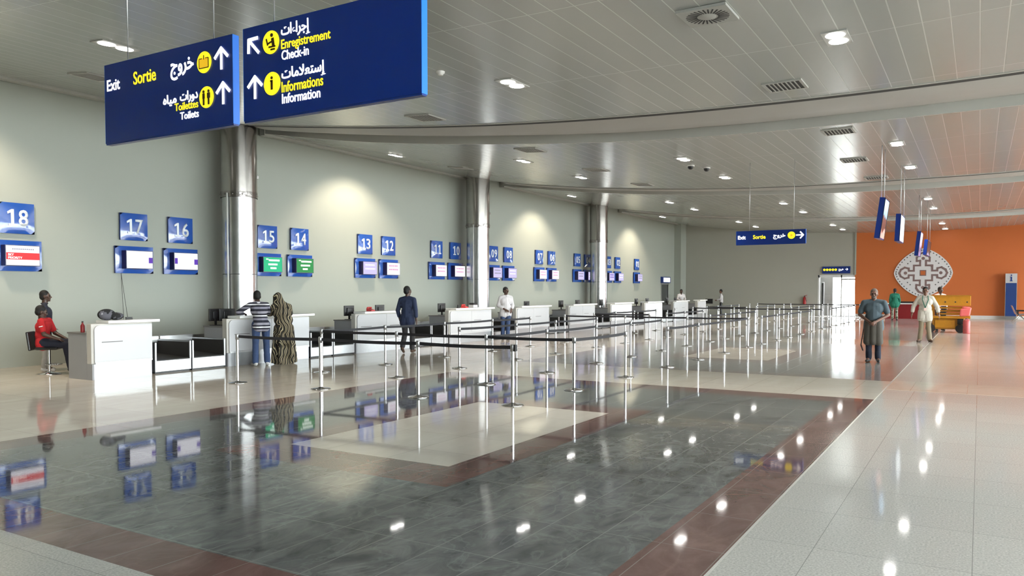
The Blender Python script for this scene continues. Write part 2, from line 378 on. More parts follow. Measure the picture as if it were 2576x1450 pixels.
mb = MB(); mb.box(XR, XR+.3, YB, YE, 5.4, ZT).box(XR, XR+.3, YB, YE, 0, .12)
struct(mb.build('wall_right', 'wall'))
struct(MB().box(XW-.3, XR+.3, YB-.3, YE+.3, ZT, ZT+.2).build('roof', 'wall'))
struct(MB().box(-6.7, XR, YE-.05, YE-.03, 0, .2).build('baseboard_end', 'skirt'))
struct(MB().box(XW, -17.72, 52.3, YE, 0, 6.6).build('trim_2', 'wall'))
struct(MB().box(-6.79, -6.7, YE-.06, YE-.02, DH, 5.3).build('trim_3', 'wall'))
# glazed front
nwin = 15; wl = (YE-YB)/nwin
for k in range(nwin):
    y0 = YB+k*wl; y1 = y0+wl
    f = MB()
    f.box(XR+.05, XR+.2, y0, y0+.09, .12, 5.4).box(XR+.05, XR+.2, y1-.09, y1, .12, 5.4)
    f.box(XR+.05, XR+.2, y0, y1, .12, .2).box(XR+.05, XR+.2, y0, y1, 5.3, 5.4).box(XR+.05, XR+.2, y0, y1, 2.55, 2.72)
    f.box(XR+.07, XR+.18, (y0+y1)/2-.03, (y0+y1)/2+.03, .2, 5.3)
    w = struct(f.build('window_%d' % (k+1), 'alu'))
    MB().box(XR+.11, XR+.125, y0+.05, y1-.05, .16, 5.35).build('pane', 'glass', w)

# ceiling bays (barrel shaped), the troughs between them
bays = [(lambda x: YB, D1), (L1, D2), (L2, D3), (L3, lambda x: YE)]
mb = MB(); b = mb.b
for fa, fb in bays:
    n = 10
    g = [[b.verts.new((x, fa(x)+(fb(x)-fa(x))*j/n, hz(x))) for j in range(n+1)] for x in XS]
    for i in range(len(XS)-1):
        for j in range(n):
            f = b.faces.new((g[i][j], g[i][j+1], g[i+1][j+1], g[i+1][j])); f.smooth = True
struct(mb.build('ceiling', 'planks'))
k = 4
for (fa, fb) in ((D1, L1), (D2, L2), (D3, L3)):
    mb = MB(); b = mb.b; n = 14
    def prof(s): return .40 if s < .035 else .03-.055*math.sin(math.pi*min(1, s/.55))+(.17*((s-.45)/.55)**1.5 if s > .45 else 0)
    ss = [0, .03, .04]+[.04+.96*j/n for j in range(1, n+1)]
    g = [[b.verts.new((x, fa(x)+(fb(x)-fa(x))*s, hz(x)+prof(s))) for s in ss] for x in XS[2:]]
    for i in range(len(g)-1):
        for j in range(len(ss)-1):
            f = b.faces.new((g[i][j], g[i][j+1], g[i+1][j+1], g[i+1][j])); f.smooth = j > 2
    struct(mb.build('trim_%d' % k, 'troughw')); k += 1
    mb = MB(); b = mb.b                     # dark strip painted in for the gap's shade, along the near edge
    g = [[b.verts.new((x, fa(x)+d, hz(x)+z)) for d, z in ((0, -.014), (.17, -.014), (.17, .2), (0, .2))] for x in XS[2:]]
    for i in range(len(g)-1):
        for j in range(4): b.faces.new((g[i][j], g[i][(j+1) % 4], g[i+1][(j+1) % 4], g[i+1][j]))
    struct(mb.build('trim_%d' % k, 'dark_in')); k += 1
    for fn, sgn in ((fa, -1), (fb, 1)):     # upstand edge of the neighbouring bay
        mb = MB(); b = mb.b
        g = [[b.verts.new((x, fn(x)+d, hz(x)+z)) for d, z in ((0, -.012), (0, .24), (sgn*.07, .24), (sgn*.07, -.012))] for x in XS]
        for i in range(len(g)-1):
            for j in range(4): b.faces.new((g[i][j], g[i][(j+1) % 4], g[i+1][(j+1) % 4], g[i+1][j]))
        struct(mb.build('trim_%d' % k, 'ceilwhite')); k += 1
for fa, fb in bays:                          # pale edge profile along the check-in wall
    y0, y1 = fa(-18), fb(-18)
    struct(MB().box(-18.13, -17.93, y0, y1, hz(-18)-.07, hz(-18)+.22).build('trim_%d' % k, 'ceilwhite')); k += 1

# entrance door in the end wall
door = struct(MB().box(DX0, DX0+.09, YE+.02, YE+.2, 0, DH).box(DX1-.09, DX1, YE+.02, YE+.2, 0, DH)
              .box(DX0, DX1, YE+.02, YE+.2, DH-.16, DH).box(-8.72, -8.62, YE+.02, YE+.2, 0, 2.2).box(-7.6, -7.52, YE+.02, YE+.2, 0, DH)
              .box(DX0, DX1, YE+.02, YE+.2, 0, .05).build('door_1', 'doorframe'))
MB().box(DX0+.05, -7.56, YE+.1, YE+.115, .05, DH-.1).build('pane', 'glass', door)
MB().box(-7.56, DX1-.05, YE+.1, YE+.115, .05, DH-.1).build('pane', 'glass', door)
MB().box(-8.74, -8.60, YE-.005, YE+.02, .1, 2.15).build('mullion', 'darkdoor', door)
MB().box(-7.52, DX1-.09, YE+.0, YE+.03, 2.33, 2.42).build('closer_rail', 'alu', door)
MB().cyl((-7.46, YE+.06, .95), (-7.46, YE+.06, 1.25), .02).build('door_handle', 'alu', door)
d2 = struct(MB().box(XW-.12, XW-.02, DW0, DW1, 0, DWH).build('door_2', 'darkdoor'))
MB().box(XW-.02, XW+.04, DW0-.08, DW0, 0, DWH+.08).box(XW-.02, XW+.04, DW1, DW1+.08, 0, DWH+.08).box(XW-.02, XW+.04, DW0-.08, DW1+.08, DWH, DWH+.08).build('door_frame', 'alu', d2)
MB().cyl((XW-.02, DW0+.15, .95), (XW-.02, DW0+.15, 1.1), .015).build('door_handle', 'alu', d2)
es = empty('exit_sign', (XW, 50.4, 2.2), 'small lit white box sign over the dark grey door in the far left corner', 'exit sign')
MB().box(0, .16, -.75, .75, -.03, .38).build('sign_box', 'bluedark', es)
MB().box(.16, .17, -.6, .6, .03, .32).build('lit_face', 'litwhite', es)

# ------------------------------------------------------------------ steel columns
for i, (y, nm) in enumerate(((14.6, 'nearest steel-clad round column, between signs 16 and 15'), (26.45, 'middle steel-clad round column, between signs 10 and 09'), (38.1, 'farthest steel-clad round column, between signs 04 and 03'))):
    c = empty('column', (-17.42, y, 0), nm, 'column', 'steel columns along the check-in wall')
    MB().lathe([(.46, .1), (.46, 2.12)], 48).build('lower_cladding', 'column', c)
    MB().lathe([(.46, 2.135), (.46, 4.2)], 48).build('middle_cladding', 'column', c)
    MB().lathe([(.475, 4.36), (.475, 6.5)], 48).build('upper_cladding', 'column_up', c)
    MB().lathe([(.452, 2.1), (.452, 2.15)], 48).build('joint_line', 'band', c)
    rg = MB().lathe([(.485, 4.2), (.485, 4.36)], 48)
    for a in range(12):
        t = a*math.pi/6; rg.sph((.487*math.cos(t), .487*math.sin(t), 4.28), .02, 8)
    rg.build('joint_band', 'jband', c)
    MB().lathe([(.5, 0), (.5, .1), (.46, .1)], 40).build('foot_ring', 'steel', c)
    MB().cyl((.12, -.5, 1.0), (.12, -.5, 4.3), .022, n=10).build('conduit', 'skirt', c)
    MB().box(.33, .37, .30, .36, 4.75, 4.83).build('clip', 'chrome', c)

# ------------------------------------------------------------------ check-in desks
YD = [8.52, 11.6, 15.76, 20.04, 24.2, 28.4, 32.58, 36.75, 41.0, 45.24]
WD = [1.26]+[2.47]*8+[1.6]
NUM = ['18', '17 and 16', '15 and 14', '13 and 12', '11 and 10', '09 and 08', '07 and 06', '05 and 04', '03 and 02', '01']
def desk(i):
    w = WD[i]
    d = empty('check_in_desk', (-14.28, YD[i], 0), 'white %s check-in desk in front of wall sign%s %s' % ('single' if w < 2 else 'double', '' if w < 2 else 's', NUM[i]), 'check-in desk', 'white check-in desks')
    MB().box(-.17, -.012, .04, w-.02, 0, .3).build('plinth', 'steel', d)
    MB().box(-.17, .0, .0, .04, 0, .3).build('plinth_end', 'grey', d)
    n = 1 if w < 2 else 2
    for k in range(n):
        a, b_ = .05+(w-.06)*k/n, .05+(w-.06)*(k+1)/n-.006
        r = .1 if k == 0 else .012
        poly = [(a, .33), (b_, .33), (b_, 1.03)]+[(a+r-r*math.sin(t), 1.03-r+r*math.cos(t)) for t in [x*math.pi/12 for x in range(7)]]
        MB().prism(poly, plane_mx((-.02, 0, 0), (0, 1, 0), (0, 0, 1)), .03).build('front_panel', 'white', d, bevel=.004)
        cx = a+.14
        MB().box(.008, .016, cx, cx+.42, .70, .716).build('slot_handle', 'greytop', d)
    MB().box(-.17, -.02, .0, w, .3, 1.06).build('body', 'beigeframe', d, bevel=.01)
    MB().box(.0, .014, .06, w-.02, .295, .33).build('shadow_rail', 'alu', d)
    MB().box(-.36, .06, .3, w+.13, 1.06, 1.115).build('countertop', 'whitetop', d, bevel=.008)
    MB().box(-.78, -.172, .0, .04, 0, .86).build('end_panel', 'grey', d, bevel=.004)
    MB().box(-.78, -.172, w-.04, w, 0, .86).build('end_panel', 'grey', d, bevel=.004)
    MB().box(-.80, -.172, -.01, w+.01, .862, .892).build('worktop', 'greytop', d)
    MB().box(-.60, -.20, .06, w-.06, .25, .86).build('drawer_unit', 'grey', d)
    return d
for i in range(10): desk(i)

# baggage conveyors: two scales in each gap
def conveyor(y, w, i, k):
    t = empty('baggage_scale', (-14.3, y, 0), 'stainless baggage scale belt, %s of the two between the desks of counters %s and %s' % (('nearer', 'farther')[k], NUM[i].split()[0] if i == 0 else NUM[i].split()[-1], NUM[i+1].split()[0]), 'baggage scale', 'baggage scale belts between the desks')
    MB().box(-1.12, 0, .0, w, .03, .26).build('base_box', 'steel', t, bevel=.006)
    MB().box(-1.08, -.04, .02, w-.02, 0, .03).build('foot_strip', 'black', t)
    m = MB(); m.prism([(-1.12, .26), (-.03, .26), (-.03, .275), (-1.12, .33)], plane_mx((0, w-.05, 0), (1, 0, 0), (0, 0, 1)), w-.1)
    m.build('belt', 'rubber', t)
    for yy in (.0, w-.035):
        g = MB().box(-1.12, -.0, yy, yy+.035, .26, .63).build('side_guard', 'steel', t)
        MB().box(-1.10, -.03, yy+(.036 if yy < .1 else -.004), yy+(.039 if yy < .1 else -.001), .28, .60).build('guard_lining', 'rubber', g)
    MB().box(-1.16, -1.08, .0, w, .56, .70).build('rear_bar', 'alu', t, bevel=.01)
    MB().box(-1.60, -1.10, .03, w-.03, .26, .56).build('rear_flap', 'rubber', t)
for i in range(9):
    y0 = YD[i]+WD[i]+.06; y1 = YD[i+1]-.4
    y1b = YD[i+1]-.03
    w = (y1b-y0)/2-.02
    for k in range(2): conveyor(y0+k*(w+.03), w, i, k)
# the long collector belt behind the desks
t = empty('collector_belt', (-16.65, 10.3, 0), 'long grey baggage collector belt running behind all the desks', 'conveyor')
MB().box(-.28, .28, 0, 37, .3, .42).build('frame', 'grey', t)
MB().box(-.24, .24, 0, 37, .42, .44).build('belt', 'rubber', t)
MB().box(.26, .29, 0, 37, .42, .62).build('side_rail', 'steel', t)
for yy in range(0, 38, 3): MB().box(-.2, .2, yy, yy+.08, 0, .3).build('leg', 'grey', t)

# ------------------------------------------------------------------ wall numbers and screens
SY = {'18': 9.19, '17': 11.955, '16': 13.28, '15': 16.22, '14': 17.5, '13': 20.51, '12': 21.75, '11': 24.64, '10': 25.9, '09': 28.76, '08': 30.02, '07': 32.88, '06': 34.14, '05': 37.02, '04': 38.25, '03': 41.0, '02': 42.33, '01': 45.3}
for n, y in SY.items():
    s = empty('number_sign', (XW+.021, y, 3.27), 'blue square wall sign with the white number %s' % n, 'number sign', 'blue number signs over the desks')
    hw, hh = .365, .335
    m = MB(); b = m.b; G = 10
    def bz(u, v): return .05+.03*(1-u*u)*(1-.5*v)*max(0, 1-v*v)**.5
    g = [[b.verts.new((bz(-1+2*i/G, -1+2*j/G), (-1+2*i/G)*hw, (-1+2*j/G)*hh)) for j in range(G+1)] for i in range(G+1)]
    for i in range(G):
        for j in range(G): b.faces.new((g[i][j], g[i+1][j], g[i+1][j+1], g[i][j+1])).smooth = True
    m.build('plate', 'bluegloss', s)
    MB().box(0, .05, -hw, hw, -hh, hh).build('back_box', 'bluedark', s)
    NP = plane_mx((.064, 0, 0), (0, 1, 0), (0, 0, 1)); m = MB()
    for q, ch in enumerate(n):
        x0 = -.225+q*.245
        if ch == '1':
            for pl in ([(.085, .0), (.145, .0), (.145, .36), (.10, .36), (.085, .34)], [(.02, .255), (.0851, .29), (.0851, .352), (.075, .345), (.01, .30)], [(.03, .0), (.0851, 0), (.0851, .045), (.03, .045)], [(.1449, 0), (.20, 0), (.20, .045), (.1449, .045)]):
                m.prism([(x0+px_, -.17+py_) for px_, py_ in pl], NP, .025)
        else:
            tm = text_mesh(ch, .015); m2 = MB(); m2.mesh(tm, NP @ fit(tm, x0, x0+.2, -.17, .19))
            g_ = bmesh.ops.extrude_face_region(m2.b, geom=m2.b.faces[:])
            for v in [e for e in g_['geom'] if isinstance(e, bmesh.types.BMVert)]: v.co.x += .025
            me_ = D.meshes.new('t'); m2.b.to_mesh(me_); m2.b.free(); m.b.from_mesh(me_); D.meshes.remove(me_)
    m.build('number', 'digit', s)

SCR = {'18': 'red', '17': 'w', '16': 'w2', '15': 'g', '14': 'g2'}
DESC = {'red': 'white screen with a red band', 'w': 'blank white screen', 'w2': 'white screen with violet side tabs', 'g': 'bright green screen', 'g2': 'dark green screen'}
for i, (n, y) in enumerate(SY.items()):
    kind = SCR.get(n) or ('p' if n in ('12', '11', '10', '07', '06') else 'l')
    lab = DESC.get(kind, 'pale lavender screen' if kind == 'l' else 'white screen with pink lettering')
    s = empty('flight_screen', (XW+.021, y, 2.45), '%s in a blue frame below wall sign %s' % (lab, n), 'screen', 'flight screens over the desks')
    hw, hh = .51, .335
    m = MB(); b = m.b; G = 10
    def bz(u, v): return .05+.05*(1-min(1, u*u*1.0))*(1-min(1, v*v))
    g = [[b.verts.new((bz(-1+2*i_/G, -1+2*j/G), (-1+2*i_/G)*hw, (-1+2*j/G)*hh)) for j in range(G+1)] for i_ in range(G+1)]
    for i_ in range(G):
        for j in range(G): b.faces.new((g[i_][j], g[i_+1][j], g[i_+1][j+1], g[i_][j+1])).smooth = True
    m.build('back_plate', 'bluegloss', s)
    MB().box(0, .05, -hw, hw, -hh, hh).build('back_box', 'bluedark', s)
    sw, sh, sx = (.36, .225, .26)
    c = MB().box(.08, sx, -sw, sw, -sh, sh).build('screen_casing', 'casing', s)
    face = {'red': 'scrwhite', 'w': 'scrwhite', 'w2': 'scrwhite', 'g': 'scrgreen', 'g2': 'scrgreen2', 'l': 'scrlav', 'p': 'scrwhite'}[kind]
    MB().box(sx, sx+.006, -sw+.015, sw-.015, -sh+.015, sh-.015).build('display', face, s)
    P = plane_mx((sx+.008, 0, 0), (0, 1, 0), (0, 0, 1))
    if kind == 'red':
        MB().box(sx+.006, sx+.009, -sw+.015, sw-.015, -.09, .06).build('red_band', 'scrred', s)
        tm = text_mesh('SKY\nPRIORITY', .015); m = MB(); m.mesh(tm, plane_mx((sx+.012, 0, 0), (0, 1, 0), (0, 0, 1)) @ fit(tm, -.31, -.02, -.075, .04)); m.build('lettering', 'litwhite', s)
        m = MB()
        for q in range(11): m.box(sx+.007, sx+.009, -.22+q*.042, -.195+q*.042, .125, .15)
        m.build('caption', 'scrgrey', s)
    elif kind in ('w', 'w2'):
        m = MB(); m.box(sx+.006, sx+.009, sw-.12, sw-.015, -.08, .06)
        if kind == 'w2': m.box(sx+.006, sx+.009, -sw+.015, -sw+.1, -.07, .08)
        m.build('side_tab', 'scrviolet', s)
    elif kind in ('g', 'g2'):
        m = MB()
        for z, a, b_ in ((.10, -.16, .26), (-.02, -.18, .2), (-.13, -.1, .12)):
            x = a
            while x < b_-.03:
                wd = random.uniform(.03, .06); m.box(sx+.006, sx+.009, x, min(b_, x+wd), z, z+.05); x += wd+.012
        m.box(sx+.006, sx+.009, -.26, -.18, .14, .17)
        m.build('lettering', 'litwhite', s)
    else:
        m = MB()
        for z in (.08, -.05):
            x = -.25
            while x < .22:
                wd = random.uniform(.03, .07); m.box(sx+.006, sx+.009, x, x+wd, z, z+.05); x += wd+.02
        m.build('lettering', 'scrpink' if kind == 'p' else 'scrgrey' if n in ('09', '05', '01') else 'scrviolet' if n == '03' else 'scrwhite', s)
    if n == '17':
        MB().cyl((.055, -.37, -.33), (.08, -.33, -1.56), .005, n=6).build('cable', 'black', s)
        MB().cyl((.055, -.37, -.33), (.18, -.28, -1.56), .005, n=6).build('cable', 'black', s)

# ------------------------------------------------------------------ hanging signs
def sign_plane(y): return plane_mx((0, y, 0), (1, 0, 0), (0, 0, 1))
AR = {'exit': '\ufe9d\ufeed\ufeae\ufea7', 'toilet': '\ufee9\ufe8e\ufef4\ufee3 \ufe95\ufe8d\ufead\ufeed\ufea9',
      'proc': '\ufe95\ufe8d\ufe80\ufe8d\ufeae\ufe9f\ufe87', 'info': '\ufe95\ufe8e\ufee3\ufefc\ufecc\ufe98\ufeb3\ufe87'}
def put_text(s, body, y, x0, x1, z0, z1, mt, nm='lettering', bold=.011):
    tm = text_mesh(body, bold); m = MB(); m.mesh(tm, sign_plane(y) @ fit(tm, x0, x1, z0, z1))
    g_ = bmesh.ops.extrude_face_region(m.b, geom=m.b.faces[:])
    for v in [e for e in g_['geom'] if isinstance(e, bmesh.types.BMVert)]: v.co.y += .004
    return m.build(nm, mt, s)
def arrow(s, y, cx, cz, h, ang, mt='litwhite', w=.024):
    m = MB(); ca, sa = math.cos(ang), math.sin(ang)
    def T(p): return [(cx+x*ca-z*sa, cz+x*sa+z*ca) for x, z in p]
    P = sign_plane(y)
    m.prism(T(bar(0, -h/2, 0, h/2-.015, w)), P, .004)
    m.prism(T(bar(-h*.46, -.0+h*.04, w*.2, h/2, w)), P, .005); m.prism(T(bar(h*.46, 0+h*.04, -w*.2, h/2, w)), P, .006)
    return m.build('arrow', mt, s)
def disc(s, y, cx, cz, r, pict):
    d = MB().prism(circ(cx, cz, r), sign_plane(y), .004).build('pictogram_disc', 'lityellow', s)
    m = MB(); P = sign_plane(y-.004)
    if pict == 'bag':
        MB().prism([(cx-.055, cz-.045), (cx+.055, cz-.045), (cx+.055, cz+.03), (cx-.055, cz+.03)], P, .002).build('pictogram', 'litorange', s)
        m.prism(bar(cx-.055, cz-.045, cx+.055, cz-.045, .006), P, .004).prism(bar(cx+.055, cz-.045, cx+.055, cz+.03, .006), P, .004).prism(bar(cx-.055, cz-.045, cx-.055, cz+.03, .006), P, .004)
        m.prism(bar(cx-.055, cz+.03, cx-.02, cz+.03, .006), P, .004).prism(bar(cx+.02, cz+.03, cx+.055, cz+.03, .006), P, .004).prism(bar(cx, cz+.02, cx, cz+.055, .006), P, .004)
    elif pict == 'wc':
        for q, wv in ((-.03, .026), (.03, .034)):
            m.prism(circ(cx+q, cz+.045, .012, n=12), P, .004).prism(bar(cx+q, cz-.01, cx+q, cz+.032, wv), P, .004).prism(bar(cx+q, cz-.06, cx+q, cz-.01, .018), P, .004)
    elif pict == 'i':
        m.prism(circ(cx, cz+.042, .011, n=12), P, .004).prism(bar(cx, cz-.045, cx, cz+.025, .02), P, .004).prism(bar(cx-.015, cz+.02, cx, cz+.02, .01), P, .004)
    elif pict == 'desk':
        m.prism(circ(cx+.012, cz+.05, .014, n=12), P, .004).prism(bar(cx-.045, cz+.03, cx-.03, cz-.02, .012), P, .004).prism(bar(cx-.035, cz-.01, cx+.02, cz+.005, .012), P, .004)
        m.prism(bar(cx+.02, cz+.028, cx+.03, cz-.03, .026), P, .004).prism(bar(cx-.02, cz-.035, cx+.05, cz-.035, .012), P, .004).prism(bar(cx+.0, cz-.055, cx+.045, cz-.055, .012), P, .004)
    elif pict == 'dot':
        m.prism(circ(cx, cz, r*.35, n=12), P, .003)
    m.build('pictogram', 'pict' if pict != 'dot' else 'litorange', s)
def sign_body(s, x0, x1, y, z0, z1, th, cables, ctop):
    MB().box(x0, x1, y, y+th, z0, z1).build('panel', 'bluesign', s)
    for xa, xb in ((x0-.004, x0), (x1, x1+.004)): MB().box(xa, xb, y, y+th, z0, z1).build('edge_strip', 'blueedge', s)
    MB().box(x0, x1, y+.005, y+th-.005, z0-.012, z0).build('bottom_channel', 'bluedark', s)
    for x in cables: MB().cyl((x, y+th/2, z1), (x, y+th/2, ctop(x)), .006, n=8).build('cable', 'alu', s)

Y = 4.13
s = empty('hanging_sign', (0, 0, 0), 'near left hanging blue sign reading Exit Sortie and Toilettes Toilets', 'hanging sign', 'large blue direction signs overhead')
sign_body(s, -6.65, -4.985, Y, 2.99, 3.675, .06, (-6.355, -5.235), lambda x: hz(x)+.02)
YS = Y-.004
put_text(s, 'Exit', YS, -6.615, -6.43, 3.442, 3.54, 'litwhite')
put_text(s, 'Sortie', YS, -6.235, -5.93, 3.45, 3.56, 'lityellow')
put_text(s, AR['exit'], YS, -5.735, -5.445, 3.415, 3.578, 'litwhite', bold=.022)
put_text(s, '\u0647\ufe8e\ufef4\ufee3', YS, -5.838, -5.665, 3.212, 3.308, 'litwhite', bold=.022)
put_text(s, AR['toilet'].split()[1], YS, -5.62, -5.398, 3.215, 3.312, 'litwhite', bold=.022)
put_text(s, 'Toilettes', YS, -5.689, -5.395, 3.163, 3.225, 'lityellow')
put_text(s, 'Toilets', YS, -5.62, -5.39, 3.086, 3.146, 'litwhite')
disc(s, YS, -5.31, 3.505, .085, 'bag'); disc(s, YS, -5.287, 3.228, .085, 'wc')
arrow(s, YS, -5.107, 3.505, .17, 0); arrow(s, YS, -5.09, 3.234, .17, 0)
s = empty('hanging_sign', (0, 0, 0), 'near right hanging blue sign reading Enregistrement Check-in and Information', 'hanging sign', 'large blue direction signs overhead')
sign_body(s, -4.86, -3.16, Y, 2.99, 3.69, .06, (-4.555, -3.45), lambda x: hz(x)+.02)
arrow(s, YS, -4.74, 3.54, .16, R(45))
disc(s, YS, -4.553, 3.54, .086, 'desk'); disc(s, YS, -4.545, 3.235, .086, 'i')
arrow(s, YS, -4.73, 3.23, .17, 0)
put_text(s, AR['proc'], YS, -4.45, -4.155, 3.54, 3.655, 'litwhite', bold=.022)
put_text(s, 'Enregistrement', YS, -4.45, -3.96, 3.452, 3.542, 'lityellow')
put_text(s, 'Check-in', YS, -4.447, -4.172, 3.392, 3.462, 'litwhite')
put_text(s, AR['info'], YS, -4.449, -4.007, 3.225, 3.335, 'litwhite', bold=.022)
put_text(s, 'Informations', YS, -4.45, -4.034, 3.156, 3.235, 'lityellow')
put_text(s, 'Information', YS, -4.447, -4.062, 3.074, 3.147, 'litwhite')
Y = 22.35
s = empty('hanging_sign', (0, 0, 0), 'distant long blue hanging sign with Exit, Sortie and a right arrow', 'hanging sign')
sign_body(s, -5.955, -4.085, Y, 2.975, 3.36, .08, (-5.6, -4.4), lambda x: hz(x)+.02)
YS = Y-.004
put_text(s, 'Exit', YS, -5.91, -5.69, 3.125, 3.23, 'litwhite', bold=.03)
put_text(s, 'Sortie', YS, -5.49, -5.145, 3.125, 3.24, 'lityellow', bold=.03)
put_text(s, AR['exit'], YS, -4.94, -4.61, 3.10, 3.25, 'litwhite', bold=.03)
disc(s, YS, -4.453, 3.20, .1, 'dot'); arrow(s, YS, -4.235, 3.2, .2, R(-90), w=.035)
# sign over the entrance
s = empty('pictogram_sign', (-7.87, YE, 2.95), 'small blue sign with a row of yellow pictograms above the bright glass door', 'pictogram sign')
MB().box(-.83, .83, -.09, 0, -.2, .24).build('panel', 'bluesign', s)
for q in range(5): MB().prism(circ(-.7+q*.17, .04, .075, n=14), sign_plane(-.09), .006).build('pictogram', 'lityellow', s)
tm = text_mesh('\ufe9d\ufeed\ufeae\ufea7', .03); m = MB(); m.mesh(tm, sign_plane(-.094) @ fit(tm, .15, .45, -.06, .12)); m.build('lettering', 'litwhite', s)
arrow(s, -.092, .62, .06, .16, R(-90), w=.03)

# ------------------------------------------------------------------ ceiling fixtures
def drop(root, x): root.rotation_euler = (0, -math.atan(2*1.05*(x+4)/14.2**2), 0)
LROW = [(-16.15, [7.4, 19.73, 32.35, 44.3], 'row nearest the check-in wall'), (-11.8, [7.52, 20.4, 24.35, 33.24, 36.75, 44.8, 48.7], 'second row from the check-in wall'),
        (-7.05, [11.8, 20.96, 25.02, 33.7, 37.9, 46.4, 50.0], 'third row, above the queue'), (-1.8, [11.97, 21.3, 25.55, 34.68, 38.85, 47.9, 52.2], 'row above the walkway')]
ORD = ['first', 'second', 'third', 'fourth', 'fifth', 'sixth', 'seventh', 'eighth', 'ninth', 'tenth', 'eleventh', 'twelfth', 'thirteenth', 'fourteenth', 'fifteenth', 'sixteenth', 'seventeenth', 'eighteenth', 'nineteenth']
proto = None
for x, ys, nm in LROW:
    for i, y in enumerate(ys):
        lab = 'lit twin recessed downlight, %s from the camera in the %s' % (ORD[i], nm)
        if proto is None:
            proto = empty('ceiling_downlight', (0, 0, 0), lab, 'downlight', 'twin recessed ceiling downlights')
            MB().box(-.17, .17, -.32, .32, -.012, .03).build('frame', 'ceilwhite', proto)
            for yy in (-.15, .15):
                MB().lathe([(.0, -.016), (.115, -.016), (.125, -.02), (.13, -.012)], 24, (0, yy, 0)).build('lens', 'lens', proto)
            o = proto
        else: o = tree_copy(proto)
        o['label'] = lab; o.location = (x, y, hz(x)-.002); drop(o, x)
# warm wall-washing lamps of the row by the wall
for y in LROW[0][1]:
    l = D.lights.new('wall_washer', 'SPOT'); l.energy = 620; l.color = (1, .85, .66); l.spot_size = R(112); l.spot_blend = .55; l.shadow_soft_size = .12
    o = D.objects.new('wall_washer', l); COL.objects.link(o); o.location = (-16.15, y, hz(-16.15)-.06); o.rotation_euler = (0, R(24), 0)

for x, ys, _n in LROW[1:]:
    for y in [q for q in ys if q < 51]:
        l = D.lights.new('downlight_lamp', 'SPOT'); l.energy = 420; l.color = (1, .95, .88); l.spot_size = R(100); l.spot_blend = .6; l.shadow_soft_size = .15
        o = D.objects.new('downlight_lamp', l); COL.objects.link(o); o.location = (x, y, hz(x)-.06)
GR = [(-2.97, 14.2, 'beside the first trough over the walkway'), (-10.44, 13.78, 'beyond the near right hanging sign'), (-10.42, 18.39, 'just past the first ceiling trough'), (-10.35, 22.44, 'in the middle of the second ceiling bay, left side'),
      (-2.78, 18.9, 'just past the first trough over the walkway'), (-3.0, 23.23, 'in the second ceiling bay over the walkway'), (-14.92, 9.04, 'left of the near left hanging sign'), (-15.6, 22.6, 'near the middle steel column'), (-10.37, 26.4, 'just before the second trough, left side'), (-2.87, 27.2, 'just before the second trough over the walkway')]
proto = None
for x, y, nm in GR:
    lab = 'square louvred ceiling air grille %s' % nm
    if proto is None:
        proto = empty('ceiling_grille', (0, 0, 0), lab, 'air grille', 'square louvred ceiling grilles')
        MB().box(-.33, .33, -.33, -.28, -.02, .03).box(-.33, .33, .28, .33, -.02, .03).box(-.33, -.28, -.28, .28, -.02, .03).box(.28, .33, -.28, .28, -.02, .03).build('frame', 'vent', proto)
        m = MB()
        for q in range(7): m.box(-.226+q*.07, -.206+q*.07, -.28, .28, -.018, -.010)
        m.build('louvre', 'vent', proto)
        MB().box(-.28, .28, -.28, .28, -.008, .001).build('duct_shade_plate', 'dark_in', proto)  # solid dark plate, its colour stands for the shade inside the duct
        o = proto
    else: o = tree_copy(proto)
    o['label'] = lab; o.location = (x, y, hz(x)-.004); drop(o, x)
s = empty('swirl_diffuser', (-3.07, 10.04, hz(-3.07)-.024), 'square ceiling diffuser with a ring of radial slots at the top edge', 'air diffuser')
MB().box(-.32, .32, -.32, .32, -.015, .02).build('plate', 'vent', s)
m = MB()
for q in range(28):
    t = 2*math.pi*q/28; m.box(.13, .27, -.010, .010, -.018, -.0152, mx=Matrix.Rotation(t, 4, 'Z') @ Matrix.Translation((0, .02, 0)))
m.build('slot', 'dark_in', s)
MB().lathe([(0, -.022), (.10, -.022), (.11, -.015)], 24).build('hub', 'vent', s)
s = empty('smoke_detector', (-7.74, 10.63, hz(-7.74)), 'small white round detector on the ceiling right of the near signs', 'smoke detector')
MB().lathe([(0, -.06), (.045, -.06), (.05, -.035), (.07, -.03), (.075, 0)], 20).build('housing', 'skirt', s)
for x, y, q in ((-7.25, 22.2, 'nearer'), (-6.95, 22.75, 'farther')):
    s = empty('ceiling_camera', (x, y, hz(x)), '%s of two small black ceiling camera domes beside a downlight' % q, 'camera dome')
    MB().lathe([(.11, 0), (.11, -.03), (.0, -.03)], 20).build('collar', 'skirt', s)
    MB().lathe([(.085, -.03), (.075, -.08), (.04, -.115), (0, -.125)], 20).build('dome', 'black', s)

